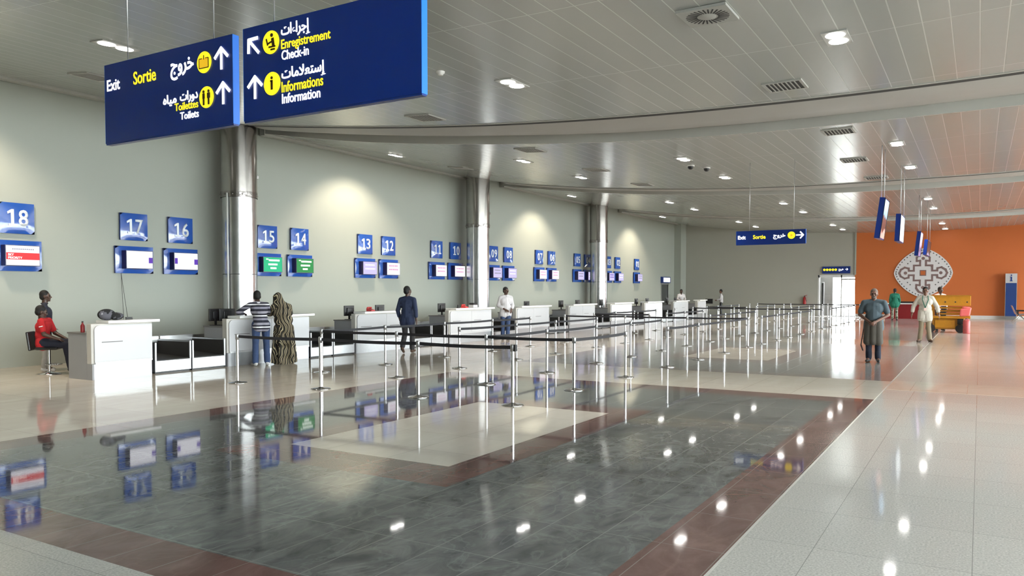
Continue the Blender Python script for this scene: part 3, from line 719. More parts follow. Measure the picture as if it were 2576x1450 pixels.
# ------------------------------------------------------------------ hanging advertising screens
def poster(name, stops, scale):
    m = D.materials.new(name); m.use_nodes = True; N = m.node_tree.nodes; L = m.node_tree.links
    b = N['Principled BSDF']; b.inputs['Roughness'].default_value = .25
    tc = N.new('ShaderNodeTexCoord'); sp = N.new('ShaderNodeSeparateXYZ'); L.new(tc.outputs['Object'], sp.inputs[0])
    nz = N.new('ShaderNodeTexNoise'); nz.inputs['Scale'].default_value = scale; L.new(tc.outputs['Object'], nz.inputs['Vector'])
    a = N.new('ShaderNodeMath'); a.operation = 'MULTIPLY_ADD'; a.inputs[1].default_value = .45; L.new(nz.outputs['Fac'], a.inputs[0]); L.new(sp.outputs[2], a.inputs[2])
    r = ramp(N, stops); L.new(a.outputs[0], r.inputs[0]); L.new(r.outputs[0], b.inputs['Base Color'])
    L.new(r.outputs[0], b.inputs['Emission Color']); b.inputs['Emission Strength'].default_value = .55; return m
PA = poster('photo_screen', [(.2, (.7, .35, .3)), (.42, (.6, .3, .28)), (.5, (.06, .03, .03)), (.75, (.12, .06, .06)), (.82, (.25, .45, .75)), (1, (.45, .68, .95))], 3)
PB = poster('white_page_screen', [(.2, (.75, .85, .95)), (.8, (.8, .87, .97)), (.86, (.5, .6, .8)), (.9, (.85, .9, 1))], 8)
PC = poster('mauve_photo_screen', [(.2, (.3, .25, .5)), (.5, (.1, .08, .15)), (.7, (.55, .4, .6)), (1, (.6, .5, .8))], 3)
PD = poster('dark_photo_screen', [(.2, (.5, .5, .7)), (.36, (.03, .03, .04)), (.8, (.012, .014, .016)), (1, (.06, .02, .02))], 3)
for x, y0, y1, zb, h, tilt, mt, lab in ((-2.20, 21.2, 22.2, 2.98, 1.0, 7, PA, 'near hanging blue-sided advertising screen showing a figure photo'), (-2.06, 24.9, 26.3, 3.10, .78, 2.5, PB, 'hanging screen with a pale page, behind the near one'),
                               (-2.09, 33.2, 34.6, 3.0, .92, 6, PC, 'far hanging blue-sided screen with a mauve picture'), (-1.93, 35.6, 37.8, 3.12, .62, 5, PD, 'far hanging screen with a dark picture, over the wall emblem')):
    s = empty('hanging_screen', (x, y0, zb), lab, 'hanging screen', 'advertising screens hung over the walkway')
    ln = y1-y0
    tl = Matrix.Rotation(R(tilt), 4, 'Y')
    m = MB(); m.box(-.07, .05, 0, ln, 0, h, mx=tl); m.build('casing', 'bluesign', s)
    m = MB(); m.box(.05, .056, .03, ln-.03, .03, h-.03, mx=tl); m.build('display', mt, s)
    for ya, yb in ((ln-.03, ln+.01), (0, .03)): m = MB(); m.box(.05, .064, ya, yb, 0, h, mx=tl); m.build('bezel', 'black', s)
    for yy in (.15, ln-.15): MB().cyl((.07, yy, h), (.07, yy, hz(x)-zb+.02), .008, n=8).build('cable', 'alu', s)

# ------------------------------------------------------------------ queue posts and belts
GX = [-11.6, -9.66, -7.6, -5.88]
GY = [[9.64, 11.77, 13.77, 16.07, 18.34, 20.47, 22.75, 25.0, 26.9, 28.72, 31.14, 33.5, 36.0, 38.2, 40.1, 42.6, 44.2, 46.6, 48.5],
      [9.77, 11.81, 13.93, 16.36, 18.41, 21.02, 23.16, 25.29, 27.0, 29.0, 31.3, 33.53, 36.0, 38.2, 40.1, 42.6, 44.2, 46.6, 48.5],
      [9.82, 11.81, 14.1, 16.51, 18.58, 20.85, 23.06, 25.39, 27.17, 29.14, 31.39, 33.47, 35.74, 38.3, 40.02, 42.77, 44.2, 46.7, 48.6],
      [9.85, 11.88, 14.12, 16.5, 18.68, 20.96, 23.46, 25.15, 27.29, 29.11, 31.34, 33.66, 36.14, 38.28, 40.06, 42.59, 44.25, 46.56, 48.6]]
LN = ['line of posts nearest the desks', 'second line of posts from the desks', 'third line of posts from the desks', 'line of posts beside the walkway']
P_ = {}
proto = None
for c in range(4):
    for r in range(19):
        lab = 'steel queue post, %s from the camera in the %s' % (ORD[r], LN[c])
        if proto is None:
            proto = empty('queue_post', (0, 0, 0), lab, 'queue post', 'steel belt barrier posts')
            MB().lathe([(0, 0), (.165, 0), (.17, .008), (.16, .016), (.07, .022), (.035, .04), (.0, .046)], 28).build('base', 'chrome', proto)
            MB().lathe([(.027, .045), (.027, .80)], 16).build('pole', 'chrome', proto)
            MB().lathe([(.027, .795), (.034, .80), (.034, .885), (.03, .9), (0, .902)], 16).build('belt_head', 'steel', proto)
            o = proto
        else: o = tree_copy(proto)
        o['label'] = lab; o.location = (GX[c], GY[c][r], 0); P_[(c, r)] = o
def belt(a, b_):
    A = V((GX[a[0]], GY[a[0]][a[1]], .855)); B = V((GX[b_[0]], GY[b_[0]][b_[1]], .855))
    o = P_[a]; d = (B-A); u = d.normalized(); L_ = d.length; n = V((-u.y, u.x, 0))*.002
    m = MB(); q = 8; bm_ = m.b; rows = []
    for i in range(q+1):
        t = i/q; p = u*(.034+(L_-.068)*t)+V((0, 0, .855-.05*t*(1-t)))
        rows.append([bm_.verts.new(p+n*sg+V((0, 0, z))) for sg, z in ((-1, -.026), (1, -.026), (1, .026), (-1, .026))])
    for i in range(q):
        for j in range(4): bm_.faces.new((rows[i][j], rows[i][(j+1) % 4], rows[i+1][(j+1) % 4], rows[i+1][j]))
    bm_.faces.new(rows[0][::-1]); bm_.faces.new(rows[-1])
    m.build('belt', 'web', o)
def chain(*p):
    for a, b_ in zip(p, p[1:]): belt(a, b_)
for r in (0, 1, 6, 12, 18): chain((0, r), (1, r), (2, r), (3, r))
for lo, hi, in ((1, 6), (7, 11), (13, 17)):
    chain(*[(0, r) for r in range(lo, hi)]); chain(*[(2, r) for r in range(lo, hi)])
    chain(*[(1, r) for r in range(lo+1, hi)])
chain((3, 1), (3, 2)); chain(*[(3, r) for r in range(3, 7)]); chain(*[(3, r) for r in range(7, 12)]); chain(*[(3, r) for r in range(13, 18)])
chain((0, 7), (1, 7)); chain((0, 13), (1, 13))
MB().box(.03, .06, -.03, .03, .8, .9).build('belt_catch', 'black', P_[(3, 0)])
#@@OBJECTS
# ------------------------------------------------------------------ things on and behind the desks
proto = None
for x, y, yaw, lab in (
    (-15.0, 11.85, 10, 'black monitor at the near end of the desk of counters 17 and 16'),
    (-14.84, 12.05, -10, 'black monitor beside the leaning man in the striped sweater'),
    (-14.84, 13.42, 0, 'black monitor beside the leaning woman in the patterned wrap'),
    (-14.84, 16.10, 0, 'black monitor at the near end of the desk of counters 15 and 14'),
    (-14.84, 17.38, 0, 'black monitor at the far end of the desk of counters 15 and 14'),
    (-14.84, 20.40, 0, 'black monitor at the near end of the desk of counters 13 and 12'),
    (-14.84, 24.62, 0, 'black monitor at the near end of the desk of counters 11 and 10'),
    (-14.84, 25.90, 0, 'black monitor at the far end of the desk of counters 11 and 10'),
    (-14.84, 28.75, 0, 'black monitor at the near end of the desk of counters 09 and 08'),
    (-14.84, 30.30, 0, 'black monitor at the far end of the desk of counters 09 and 08'),
    (-14.84, 32.75, 0, 'black monitor at the near end of the desk of counters 07 and 06'),
    (-14.84, 37.0, 0, 'black monitor at the near end of the desk of counters 05 and 04'),
    (-14.84, 38.5, 0, 'black monitor at the far end of the desk of counters 05 and 04'),
    (-14.84, 41.5, 0, 'black monitor at the near end of the desk of counters 03 and 02'),
    (-14.84, 42.9, 0, 'black monitor at the far end of the desk of counters 03 and 02')):
    if proto is None:
        proto = empty('desk_monitor', (0, 0, 0), lab, 'monitor', 'black check-in monitors')
        MB().box(-.015, .02, -.19, .19, .1, .38).build('screen', 'black', proto, bevel=.006)
        MB().box(.02, .05, -.1, .1, .15, .32).build('rear_cover', 'black', proto, bevel=.01)
        MB().box(-.0, .03, -.025, .025, .01, .2).build('stand', 'black', proto)
        MB().box(-.07, .07, -.1, .1, 0, .012).build('foot', 'black', proto)
        MB().box(-.019, -.015, -.175, .175, .115, .365).build('display', 'casing', proto)
        o = proto
    else: o = tree_copy(proto)
    o['label'] = lab; o.location = (x, y, .892); o.rotation_euler = (0, 0, R(yaw))
proto = None
for x, y, yaw, lab in ((-15.93, 19.75, 30, 'black office chair beside the desk of counters 13 and 12'), (-15.93, 23.95, 60, 'black office chair beside the desk of counters 11 and 10'),
                       (-15.93, 27.75, 40, 'black office chair between the desks of counters 11 and 09'), (-15.93, 32.2, 45, 'black office chair between the desks of counters 09 and 07'),
                       (-15.93, 36.3, 45, 'black office chair between the desks of counters 07 and 05'), (-15.93, 40.5, 45, 'black office chair between the desks of counters 05 and 03')):
    if proto is None:
        proto = empty('office_chair', (0, 0, 0), lab, 'chair', 'black office chairs behind the desks')
        MB().box(-.23, .23, -.22, .24, .46, .54).build('seat', 'black', proto, bevel=.03)
        m = MB(); m.box(-.22, .22, -.27, -.21, .60, 1.05, mx=Matrix.Translation((0, -.02, 0)) @ Matrix.Rotation(R(6), 4, 'X')); m.build('backrest', 'black', proto, bevel=.025)
        MB().box(-.03, .03, -.25, -.2, .48, .7).build('back_support', 'black', proto)
        MB().cyl((0, 0, .09), (0, 0, .47), .028).build('gas_column', 'chrome', proto)
        m = MB()
        for q in range(5):
            t = 2*math.pi*q/5; m.cyl((0, 0, .11), (.27*math.cos(t), .27*math.sin(t), .07), .025, .015, 8)
        m.build('star_base', 'black', proto)
        for q in range(5):
            t = 2*math.pi*q/5; c = V((.27*math.cos(t), .27*math.sin(t), .03)); n_ = V((-math.sin(t), math.cos(t), 0))*.015
            MB().cyl(c-n_, c+n_, .03, n=12).build('castor', 'black', proto)
        for sx in (-1, 1): MB().box(sx*.25-.02, sx*.25+.02, -.12, .12, .66, .69).box(sx*.25-.015, sx*.25+.015, -.02, .02, .5, .66).build('armrest', 'black', proto)
        o = proto
    else: o = tree_copy(proto)
    o['label'] = lab; o.location = (x, y, 0); o.rotation_euler = (0, 0, R(yaw))
M['bag'] = camo('bag_fabric', [(0, (.01, .01, .012)), (.55, (.10, .10, .12)), (.68, (.35, .35, .38))], 7)
s = empty('backpack', (-14.46, 8.98, 1.115), 'black and grey backpack lying on the nearest desk', 'backpack')
m = MB(); m.sph((0, -.05, .11), (.13, .17, .11), 20).sph((0, .14, .075), (.12, .15, .075), 18)
m.build('bag_body', 'bag', s)
MB().sph((.08, .1, .07), (.09, .13, .06), 16).build('front_pocket', 'bag', s)
m = MB()
for q in range(9):
    t0, t1 = math.pi*q/9, math.pi*(q+1)/9
    m.cyl((0, -.14-.09*math.cos(t0)+.05, .1+.1*math.sin(t0)), (0, -.14-.09*math.cos(t1)+.05, .1+.1*math.sin(t1)), .014, n=8)
m.build('strap', 'black', s)
s = empty('stapler', (-14.5, 9.42, 1.115), 'small black item beside the backpack on the nearest desk', 'desk item')
MB().box(-.02, .02, -.07, .07, 0, .02).box(-.018, .018, -.07, .065, .022, .05).build('body', 'black', s, bevel=.006)
s = empty('drink_bottle', (-14.62, 8.55, .892), 'small dark red bottle on the nearest desk worktop', 'bottle')
MB().lathe([(0, 0), (.035, 0), (.038, .01), (.038, .13), (.015, .17), (.015, .19)], 16).build('body', 'darkred', s)
MB().lathe([(.017, .19), (.017, .215), (0, .215)], 12).build('cap', 'black', s)
for y, lab, zz in ((16.55, 'pink-red desk telephone beside the near monitor of counters 15 and 14', 1.115), (21.15, 'pink-red desk telephone on the desk of counters 13 and 12', 1.115)):
    s = empty('desk_telephone', (-14.45, y, zz), lab, 'telephone')
    m = MB(); m.prism([(-.09, 0), (.09, 0), (.09, .03), (-.09, .08)], plane_mx((0, .08, 0), (1, 0, 0), (0, 0, 1)), .16); m.build('base', 'reddish', s)
    MB().cyl((-.05, -.06, .1), (-.05, .06, .1), .018, n=10).sph((-.05, -.07, .09), .028).sph((-.05, .07, .09), .028).build('handset', 'reddish', s)
s = empty('label_printer', (-14.5, 21.72, 1.115), 'white printer with a black lid on the desk of counters 13 and 12', 'printer')
MB().box(-.1, .1, -.13, .13, 0, .09).build('body', 'white', s, bevel=.012)
MB().box(-.09, .09, -.11, .11, .09, .15).build('lid', 'black', s, bevel=.02)
s = empty('scanner', (-14.5, 20.85, 1.115), 'small black scanner next to the near monitor of counters 13 and 12', 'scanner')
MB().box(-.03, .03, -.04, .04, 0, .03).build('foot', 'black', s); MB().box(-.02, .02, -.03, .03, .03, .11).build('head', 'black', s, bevel=.008)
s = empty('display_stand', (-15.3, 50.9, 0), 'black screen on a thin grey stand beside the far man in black trousers', 'display')
MB().lathe([(0, 0), (.2, 0), (.2, .02), (.02, .04)], 20).build('base', 'steel', s)
MB().cyl((0, 0, .02), (0, 0, .85), .025).build('post', 'steel', s)
MB().box(-.24, .24, -.04, .03, .80, 1.12).build('screen', 'black', s, bevel=.008)
MB().box(-.22, .22, .03, .034, .82, 1.10).build('display', 'casing', s)

# bar stool
ST = (-16.1, 8.72)
s = empty('bar_stool', (*ST, 0), 'black low-backed bar stool with a chrome pole near the nearest desk', 'bar stool', rz=R(-45))
MB().lathe([(0, 0), (.21, 0), (.21, .012), (.06, .04), (.03, .06), (0, .06)], 28).build('base', 'chrome', s)
MB().lathe([(.028, .05), (.028, .5)], 16).build('pole', 'chrome', s)
m = MB()
for q in range(20):
    t0, t1 = 2*math.pi*q/20, 2*math.pi*(q+1)/20
    m.cyl((.15*math.cos(t0), .08+.15*math.sin(t0), .2), (.15*math.cos(t1), .08+.15*math.sin(t1), .2), .01, n=6)
m.cyl((0, 0, .2), (0, -.07, .2), .01, n=6); m.build('foot_ring', 'chrome', s)
MB().box(-.22, .22, -.2, .21, .5, .56).build('seat', 'black', s, bevel=.03)
m = MB(); m.box(-.22, .22, -.25, -.2, .52, .90, mx=Matrix.Rotation(R(7), 4, 'X')); m.build('backrest', 'black', s, bevel=.02)

# ------------------------------------------------------------------ far end of the hall
CX, CZ, U = -2.97, 2.73, 1.58/593
P = plane_mx((CX, YE-.03, CZ), (1, 0, 0), (0, 0, 1))
s = empty('wall_emblem', (CX, YE-.03, CZ), 'large white pointed-oval emblem with a brown cross pattern on the orange wall', 'wall emblem')
Q = plane_mx((0, 0, 0), (1, 0, 0), (0, 0, 1))
def sup(k, n=96):
    out = []
    for i in range(n):
        t = 2*math.pi*i/n; c_, s_ = math.cos(t), math.sin(t); p = 2/1.55
        out.append((593*k*U*math.copysign(abs(c_)**p, c_), 556*k*U*math.copysign(abs(s_)**p, s_)))
    return out
MB().prism(sup(1), Q, .05).build('disc', 'emblem_white', s)
nseg = 0; m = MB(); pts = [(0, 460), (70, 430), (130, 345), (130, 270), (60, 280), (60, 170), (185, 170), (185, 50), (285, 50), (290, 105), (370, 125), (450, 75), (480, 0)]
m2 = MB(); Q2 = plane_mx((0, -.05, 0), (1, 0, 0), (0, 0, 1)); Q3 = plane_mx((0, -.056, 0), (1, 0, 0), (0, 0, 1))
for sx in (1, -1):
    for sy in (1, -1):
        pp = [(x*sx*U, y*sy*U) for x, y in pts]
        for (a, b_), (c_, d_) in zip(pp, pp[1:]):
            L_ = math.hypot(c_-a, d_-b_); ex = 20*U/L_
            e = (a-(c_-a)*ex, b_-(d_-b_)*ex, c_+(c_-a)*ex, d_+(d_-b_)*ex)
            nseg += 1; m.prism(bar(*e, 39*U), Q2, .004+.0011*(nseg % 13))
for x, y in ((355, 0), (-355, 0), (0, 330), (0, -330)): m.prism(circ(x*U, y*U, 36*U, n=8), Q2, .006)
m.build('cross_motif', 'emblem_brown', s); m2.b.free()
m = MB(); q_ = sup(.93, 52)
for x, y in q_: m.prism(circ(x, y, 15*U, n=8), Q2, .005)
for x, y in ((255, 265), (310, 215)):
    for sx in (1, -1):
        for sy in (1, -1): m.prism(circ(x*sx*U, y*sy*U, 15*U, n=8), Q2, .005)
m.build('dot_border', 'emblem_grey', s)
m = MB(); h = 66*U; m.prism([(-h, -h), (h, -h), (h, h), (-h, h)], Q2, .006); m.build('centre_square', 'emblem_brown', s)
m = MB(); h = 46*U; m.prism([(-h, -h), (h, -h), (h, h), (-h, h)], Q3, .004); m.build('centre_inset', 'orange', s)

s = empty('information_totem', (1.53, 53.1, 0), 'tall dark blue totem with a white top bearing a letter i', 'information totem')
MB().box(-.27, .27, -.1, .1, 0, .2).build('base', 'steel', s)
MB().box(-.265, .265, -.11, .11, .2, 2.1).build('blue_panel', 'totem', s)
MB().box(-.285, .285, -.12, .12, 2.1, 2.64).build('white_head', 'white', s)
for sx in (-1, 1): MB().box(sx*.275-.01, sx*.275+.01, -.11, .11, .2, 2.1).build('edge_trim', 'alu', s)
m = MB(); m.prism(circ(0, 2.54, .04, n=16), sign_plane(-.12), .006).prism(bar(.0, 2.2, .0, 2.46, .07), sign_plane(-.12), .006).prism(bar(-.07, 2.44, 0, 2.44, .04), sign_plane(-.12), .005).prism(bar(-.075, 2.215, .075, 2.215, .035), sign_plane(-.12), .004)
m.build('letter', 'bluedark', s)
s = empty('red_counter', (-3.85, 51.9, 0), 'dark red counter with a white top below the wall emblem', 'counter')
MB().box(-1.0, 1.0, -.3, .3, .0, .86).build('body', 'darkred', s); MB().box(-1.05, 1.05, -.36, .34, .86, .92).build('countertop', 'whitetop', s)
MB().box(-.6, .5, -.05, .1, .92, 1.02).build('back_shelf', 'black', s)
s = empty('fire_extinguisher', (-9.75, YE, .75), 'red fire extinguisher on the grey end wall left of the glass door', 'fire extinguisher')
MB().lathe([(0, 0), (.09, .01), (.095, .05), (.095, .42), (.06, .5), (.03, .52)], 20, (0, -.115, 0)).build('cylinder', 'red', s)
MB().lathe([(.03, .52), (.03, .58), (0, .58)], 12, (0, -.115, 0)).build('valve', 'black', s)
MB().cyl((0, -.13, .56), (.15, -.14, .62), .015, n=8).build('handle', 'red', s)
MB().cyl((.02, -.2, .54), (.13, -.18, .2), .014, n=8).build('hose', 'black', s)
MB().box(-.06, .06, -.03, 0, .15, .4).build('bracket', 'red', s)

# beam seats at the right edge
s = empty('beam_seat', (1.80, 47.95, 0), 'metal beam seating at the right edge by the information totem', 'bench', rz=R(90))
MB().box(-1.1, 1.1, -.03, .03, .36, .42).build('beam', 'greytop', s)
for k in range(3):
    x = -.72+k*.72
    MB().box(x-.27, x+.27, -.25, .2, .43, .46).build('seat', 'greytop', s, bevel=.012)
    m = MB(); m.box(x-.27, x+.27, -.015, .015, 0, .48, mx=Matrix.Translation((0, .2, .45)) @ Matrix.Rotation(R(-22), 4, 'X')); m.build('backrest', 'seatback', s, bevel=.01)
for x in (-.85, .85):
    MB().cyl((x, 0, .38), (x, -.34, .02), .022, n=8).build('leg', 'chrome', s); MB().cyl((x, 0, .38), (x, .34, .02), .022, n=8).build('leg', 'chrome', s)
for x in (-1.06, -.36, .36, 1.06): MB().box(x-.02, x+.02, -.2, .2, .62, .65).box(x-.015, x+.015, .1, .13, .42, .62).build('armrest', 'black', s)

# yellow lift
s = empty('scissor_lift', (-1.02, 35.5, 0), 'ochre yellow folded scissor lift parked on the walkway', 'lift')
MB().box(-.6, .5, .02, .8, .14, .56).build('chassis', 'ochre2', s, bevel=.02)
MB().box(-.5, .2, -.005, .02, .2, .50).build('service_door', 'ochre', s, bevel=.006)
MB().box(-.72, .72, -.05, .87, .57, .66).build('deck', 'ochre', s, bevel=.01)
for k, (z, yy) in enumerate(((.72, .05), (.84, .05), (.96, .05), (.72, .72), (.84, .72), (.96, .72))):
    MB().box(-.45, .45, yy, yy+.05, z, z+.06).build('scissor_arm', 'ochre2' if k % 2 else 'ochre', s)
for x in (-.6, .62):
    for y in (.0, .78): MB().box(x-.05, x+.05, y, y+.06, .66, 1.08).build('corner_post', 'ochre2', s)
MB().box(-.3, -.12, .08, .3, .66, 1.06).build('hydraulic_block', 'band', s)
MB().box(-.72, .72, -.04, .86, 1.08, 1.12).box(-.72, .72, -.04, -.01, 1.12, 1.46).box(-.72, .72, .83, .86, 1.12, 1.46).box(-.72, -.69, -.01, .83, 1.12, 1.46).box(.69, .72, -.01, .83, 1.12, 1.46).build('platform_basket', 'ochre', s)
MB().box(-.74, .74, -.06, -.0, 1.46, 1.5).build('top_rail', 'ochre2', s)
for x in (-.15, .2, .6): MB().box(x-.025, x+.025, -.048, -.04, 1.2, 1.25).build('bolt_plate', 'band', s)
for x in (-.66, .38):
    for y in (-.02, .74): MB().cyl((x, y, .17), (x, y+.12, .17), .17, n=20).build('wheel', 'tyre', s)
MB().box(.28, .48, -.04, .0, .34, .56).build('mud_flap', 'black', s)
s = empty('pink_sack', (-.52, 35.34, .663), 'bright pink-red plastic sack on the deck of the yellow lift', 'sack')
m = MB(); m.prism([(-.15, 0), (.2, .02), (.26, .36), (-.12, .3)], plane_mx((0, .1, 0), (1, 0, 0), (0, 0, 1)), .2); m.build('sack_body', 'pink', s, bevel=.05)
MB().sph((.08, 0, .34), (.15, .09, .05), 14).build('neck', 'pink', s)
s = empty('gas_cylinder', (-.42, 35.22, 0), 'dull red cylinder standing at the right end of the yellow lift', 'cylinder')
MB().lathe([(0, 0), (.12, 0), (.125, .02), (.125, .48), (.08, .55), (.03, .57), (.03, .6), (0, .6)], 20).build('body', 'redcyl', s)
MB().lathe([(.03, .57), (.05, .57), (.05, .56+.03), (0, .59)], 12).build('valve', 'band', s)
#@@END_OBJECTS
#@@PEOPLE
# ------------------------------------------------------------------ people
def capsule(b, p0, p1, r0, r1=None, n=12):
    p0, p1 = V(p0), V(p1); r1 = r0 if r1 is None else r1; d = p1-p0
    for p, r in ((p0, r0), (p1, r1)): bmesh.ops.create_uvsphere(b, u_segments=n, v_segments=8, radius=r, matrix=Matrix.Translation(p))
    if d.length > 1e-4:
        q = V((0, 0, 1)).rotation_difference(d.normalized()).to_matrix().to_4x4()
        bmesh.ops.create_cone(b, cap_ends=True, segments=n, radius1=r0, radius2=r1, depth=d.length, matrix=Matrix.Translation((p0+p1)/2) @ q)
def ellip(b, c, r, rot=None):
    mx = Matrix.Translation(c) @ (rot.to_4x4() if rot else Matrix.Identity(4)) @ Matrix.Diagonal((*r, 1))
    bmesh.ops.create_uvsphere(b, u_segments=16, v_segments=10, radius=1, matrix=mx)
def skinned(b, voxel, smooth=3, f=.5):
    """weld overlapping volumes into one continuous smooth surface"""
    me = D.meshes.new('t'); b.to_mesh(me); b.free()
    o = D.objects.new('t', me); COL.objects.link(o)
    r = o.modifiers.new('r', 'REMESH'); r.mode = 'VOXEL'; r.voxel_size = voxel; r.use_smooth_shade = True
    if smooth: sm = o.modifiers.new('s', 'SMOOTH'); sm.iterations = smooth; sm.factor = f
    dg = bpy.context.evaluated_depsgraph_get(); dg.update()
    out = D.meshes.new_from_object(o.evaluated_get(dg)); D.objects.remove(o); D.meshes.remove(me)
    for p in out.polygons: p.use_smooth = True
    return out

BASE = dict(pelvis=(0, 0, .95), waist=(0, .01, 1.08), chest=(0, .01, 1.28), neck=(0, 0, 1.47), head=(0, .025, 1.615),
            shL=(-.175, 0, 1.395), elL=(-.235, -.03, 1.12), wrL=(-.235, .06, .87), shR=(.175, 0, 1.395), elR=(.235, -.03, 1.12), wrR=(.235, .06, .87),
            hipL=(-.09, 0, .93), knL=(-.10, .025, .5), anL=(-.11, -.02, .09), hipR=(.09, 0, .93), knR=(.10, .025, .5), anR=(.11, -.02, .09),
            toeL=(-.13, .15, .035), toeR=(.13, .15, .035))
def person(label, loc, face, j=None, h=1.75, fat=1., skin='skin', shirt='black', sleeve='long', trousers='black', shoe='black', hem=.86, head_rot=(0, 0, 0), hair='hair', vox=.009,
           cuff=.09, wrap=None, curl=.5, palmL=None, palmR=None, extras=None, collar=None, loose=0.):
    J = {k: V(v) for k, v in BASE.items()}
    for k, v in (j or {}).items(): J[k] = V(v)
    k_ = h/1.75
    for q in J: J[q] *= k_
    sx = (J['shR']-J['shL']).normalized(); hx = (J['hipR']-J['hipL']).normalized()
    up = (J['neck']-J['pelvis']).normalized(); ft = up.cross(sx); ft = -ft if ft.y < 0 and abs(ft.y) > .3 else ft
    def torso(b, g):
        f = fat
        capsule(b, J['pelvis']-hx*.055*k_, J['pelvis']+hx*.055*k_, .105*k_*f+g)
        capsule(b, J['waist']-sx*.05*k_, J['waist']+sx*.05*k_, .1*k_*f+g)
        capsule(b, J['pelvis'], J['waist'], .12*k_*f+g, .115*k_*f+g)
        capsule(b, J['chest']-sx*.075*k_, J['chest']+sx*.075*k_, .108*k_*(.6+.4*f)+g)
        capsule(b, J['waist'], J['chest'], .115*k_*f+g, .12*k_*(.6+.4*f)+g)
        g = g*.6; capsule(b, J['shL'], J['shR'], .052*k_+g)
        capsule(b, J['shL']*.75+J['shR']*.25-up*.09, J['shR']*.75+J['shL']*.25-up*.09, .085*k_+g)
        for S in 'LR': capsule(b, J['sh'+S]+up*.005, J['neck']-up*.015, .05*k_+g, .05*k_+g*.6)
    def arm(b, S, g, to=1.):
        sh, el, wr = J['sh'+S], J['el'+S], J['wr'+S]
        if to <= .5:
            capsule(b, sh, sh.lerp(el, to*2), .056*k_+g, .05*k_+g)
        else:
            capsule(b, sh, el, .055*k_+g, .043*k_+g)
            capsule(b, el, el.lerp(wr, (to-.5)*2), .042*k_+g, (.042-.014*(to-.5)*2)*k_+g)
    def leg(b, S, g, to=1.):
        capsule(b, J['hip'+S], J['kn'+S], .092*k_*(.7+.3*fat)+g, .058*k_+g)
        capsule(b, J['kn'+S], J['kn'+S].lerp(J['an'+S], .35), .057*k_+g, .058*k_+g)
        capsule(b, J['kn'+S].lerp(J['an'+S], .35), J['kn'+S].lerp(J['an'+S], to), .058*k_+g, .042*k_+g)
    def hand(b, S):
        el, wr = J['el'+S], J['wr'+S]; d = (wr-el).normalized()
        n = V({'L': palmL, 'R': palmR}[S] or ((1 if S == 'L' else -1), 0, 0)); n = (n-d*n.dot(d)).normalized()
        side = d.cross(n)*(1 if S == 'L' else -1)          # towards the thumb
        if side.y < 0 and abs(d.z) > .6: side = -side
        c = wr+d*.05*k_
        capsule(b, wr, wr+d*.02, .026*k_, .028*k_)
        ellip(b, c, (.018*k_, .05*k_, .038*k_), Matrix((n, d, side)).transposed())
        for i, (o_, L_) in enumerate(((.028, .066), (.010, .075), (-.009, .07), (-.027, .055))):
            p = wr+d*.088*k_+side*o_*k_; a = p+(d+n*curl*.5).normalized()*L_*.5*k_; e = a+(d*.8+n*curl*1.2).normalized()*L_*.5*k_
            capsule(b, p, a, .0092*k_, .0086*k_, 8); capsule(b, a, e, .0086*k_, .0075*k_, 8)
        p = wr+d*.025*k_+side*.03*k_; a = p+(d*.6+side*.8+n*.2).normalized()*.042*k_; e = a+(d*.9+side*.2+n*.4).normalized()*.032*k_
        capsule(b, p, a, .012*k_, .0105*k_, 8); capsule(b, a, e, .0105*k_, .009*k_, 8)
    from mathutils import Euler
    HR = Euler([R(x) for x in head_rot]).to_matrix()
    hc = J['head']
    def hp(p): return hc+HR @ (V(p)*k_)
    # body: one continuous surface
    b = bmesh.new()
    torso(b, 0)
    for S in 'LR': arm(b, S, 0); hand(b, S); leg(b, S, 0); capsule(b, J['an'+S], J['toe'+S]*.9+J['an'+S]*.1, .038*k_, .03*k_)
    capsule(b, J['neck']-up*.05, hc-V((0, .01, .05))*k_, .06*k_, .055*k_)
    ellip(b, hp((0, -.012, .03)), V((.074, .094, .098))*k_, HR); ellip(b, hp((0, .025, -.045)), V((.055, .066, .066))*k_, HR)
    capsule(b, hp((0, .085, .02)), hp((0, .106, -.018)), .010*k_, .017*k_, 8); capsule(b, hp((-.042, .078, .036)), hp((.042, .078, .036)), .013*k_)
    capsule(b, hp((-.02, .084, -.052)), hp((.02, .084, -.052)), .012*k_, .012*k_, 8); ellip(b, hp((0, .07, -.088)), V((.026, .02, .02))*k_, HR)
    for sg in (-1, 1): ellip(b, hp((sg*.077, -.008, .0)), V((.012, .026, .036))*k_, HR); ellip(b, hp((sg*.045, .06, -.012)), V((.025, .025, .028))*k_, HR)
    me = skinned(b, vox, 2); me.name = 'person'; me.materials.append(M[skin])
    o = D.objects.new('person', me); COL.objects.link(o)
    o.location = loc; o.rotation_euler = (0, 0, math.atan2(-face[0], face[1])); tag(o, label, 'person')
    def part(nm, b, m_, vx=None, sm=4):
        q = skinned(b, vx or max(vox, .010), sm); q.name = nm; q.materials.append(M[m_]); c = D.objects.new(nm, q); COL.objects.link(c); c.parent = o; return c
    for sg in (-1, 1):
        e = MB(); e.sph(hp((sg*.031, .083, .014)), .012*k_, 10); e.build('eye', 'eye', o)
    if hair and hair != 'none':
        b = bmesh.new(); ellip(b, hp((0, -.026, .05)), V((.084, .098, .098))*k_, HR); ellip(b, hp((0, -.045, .0)), V((.078, .076, .08))*k_, HR); part('hair', b, hair, sm=2)
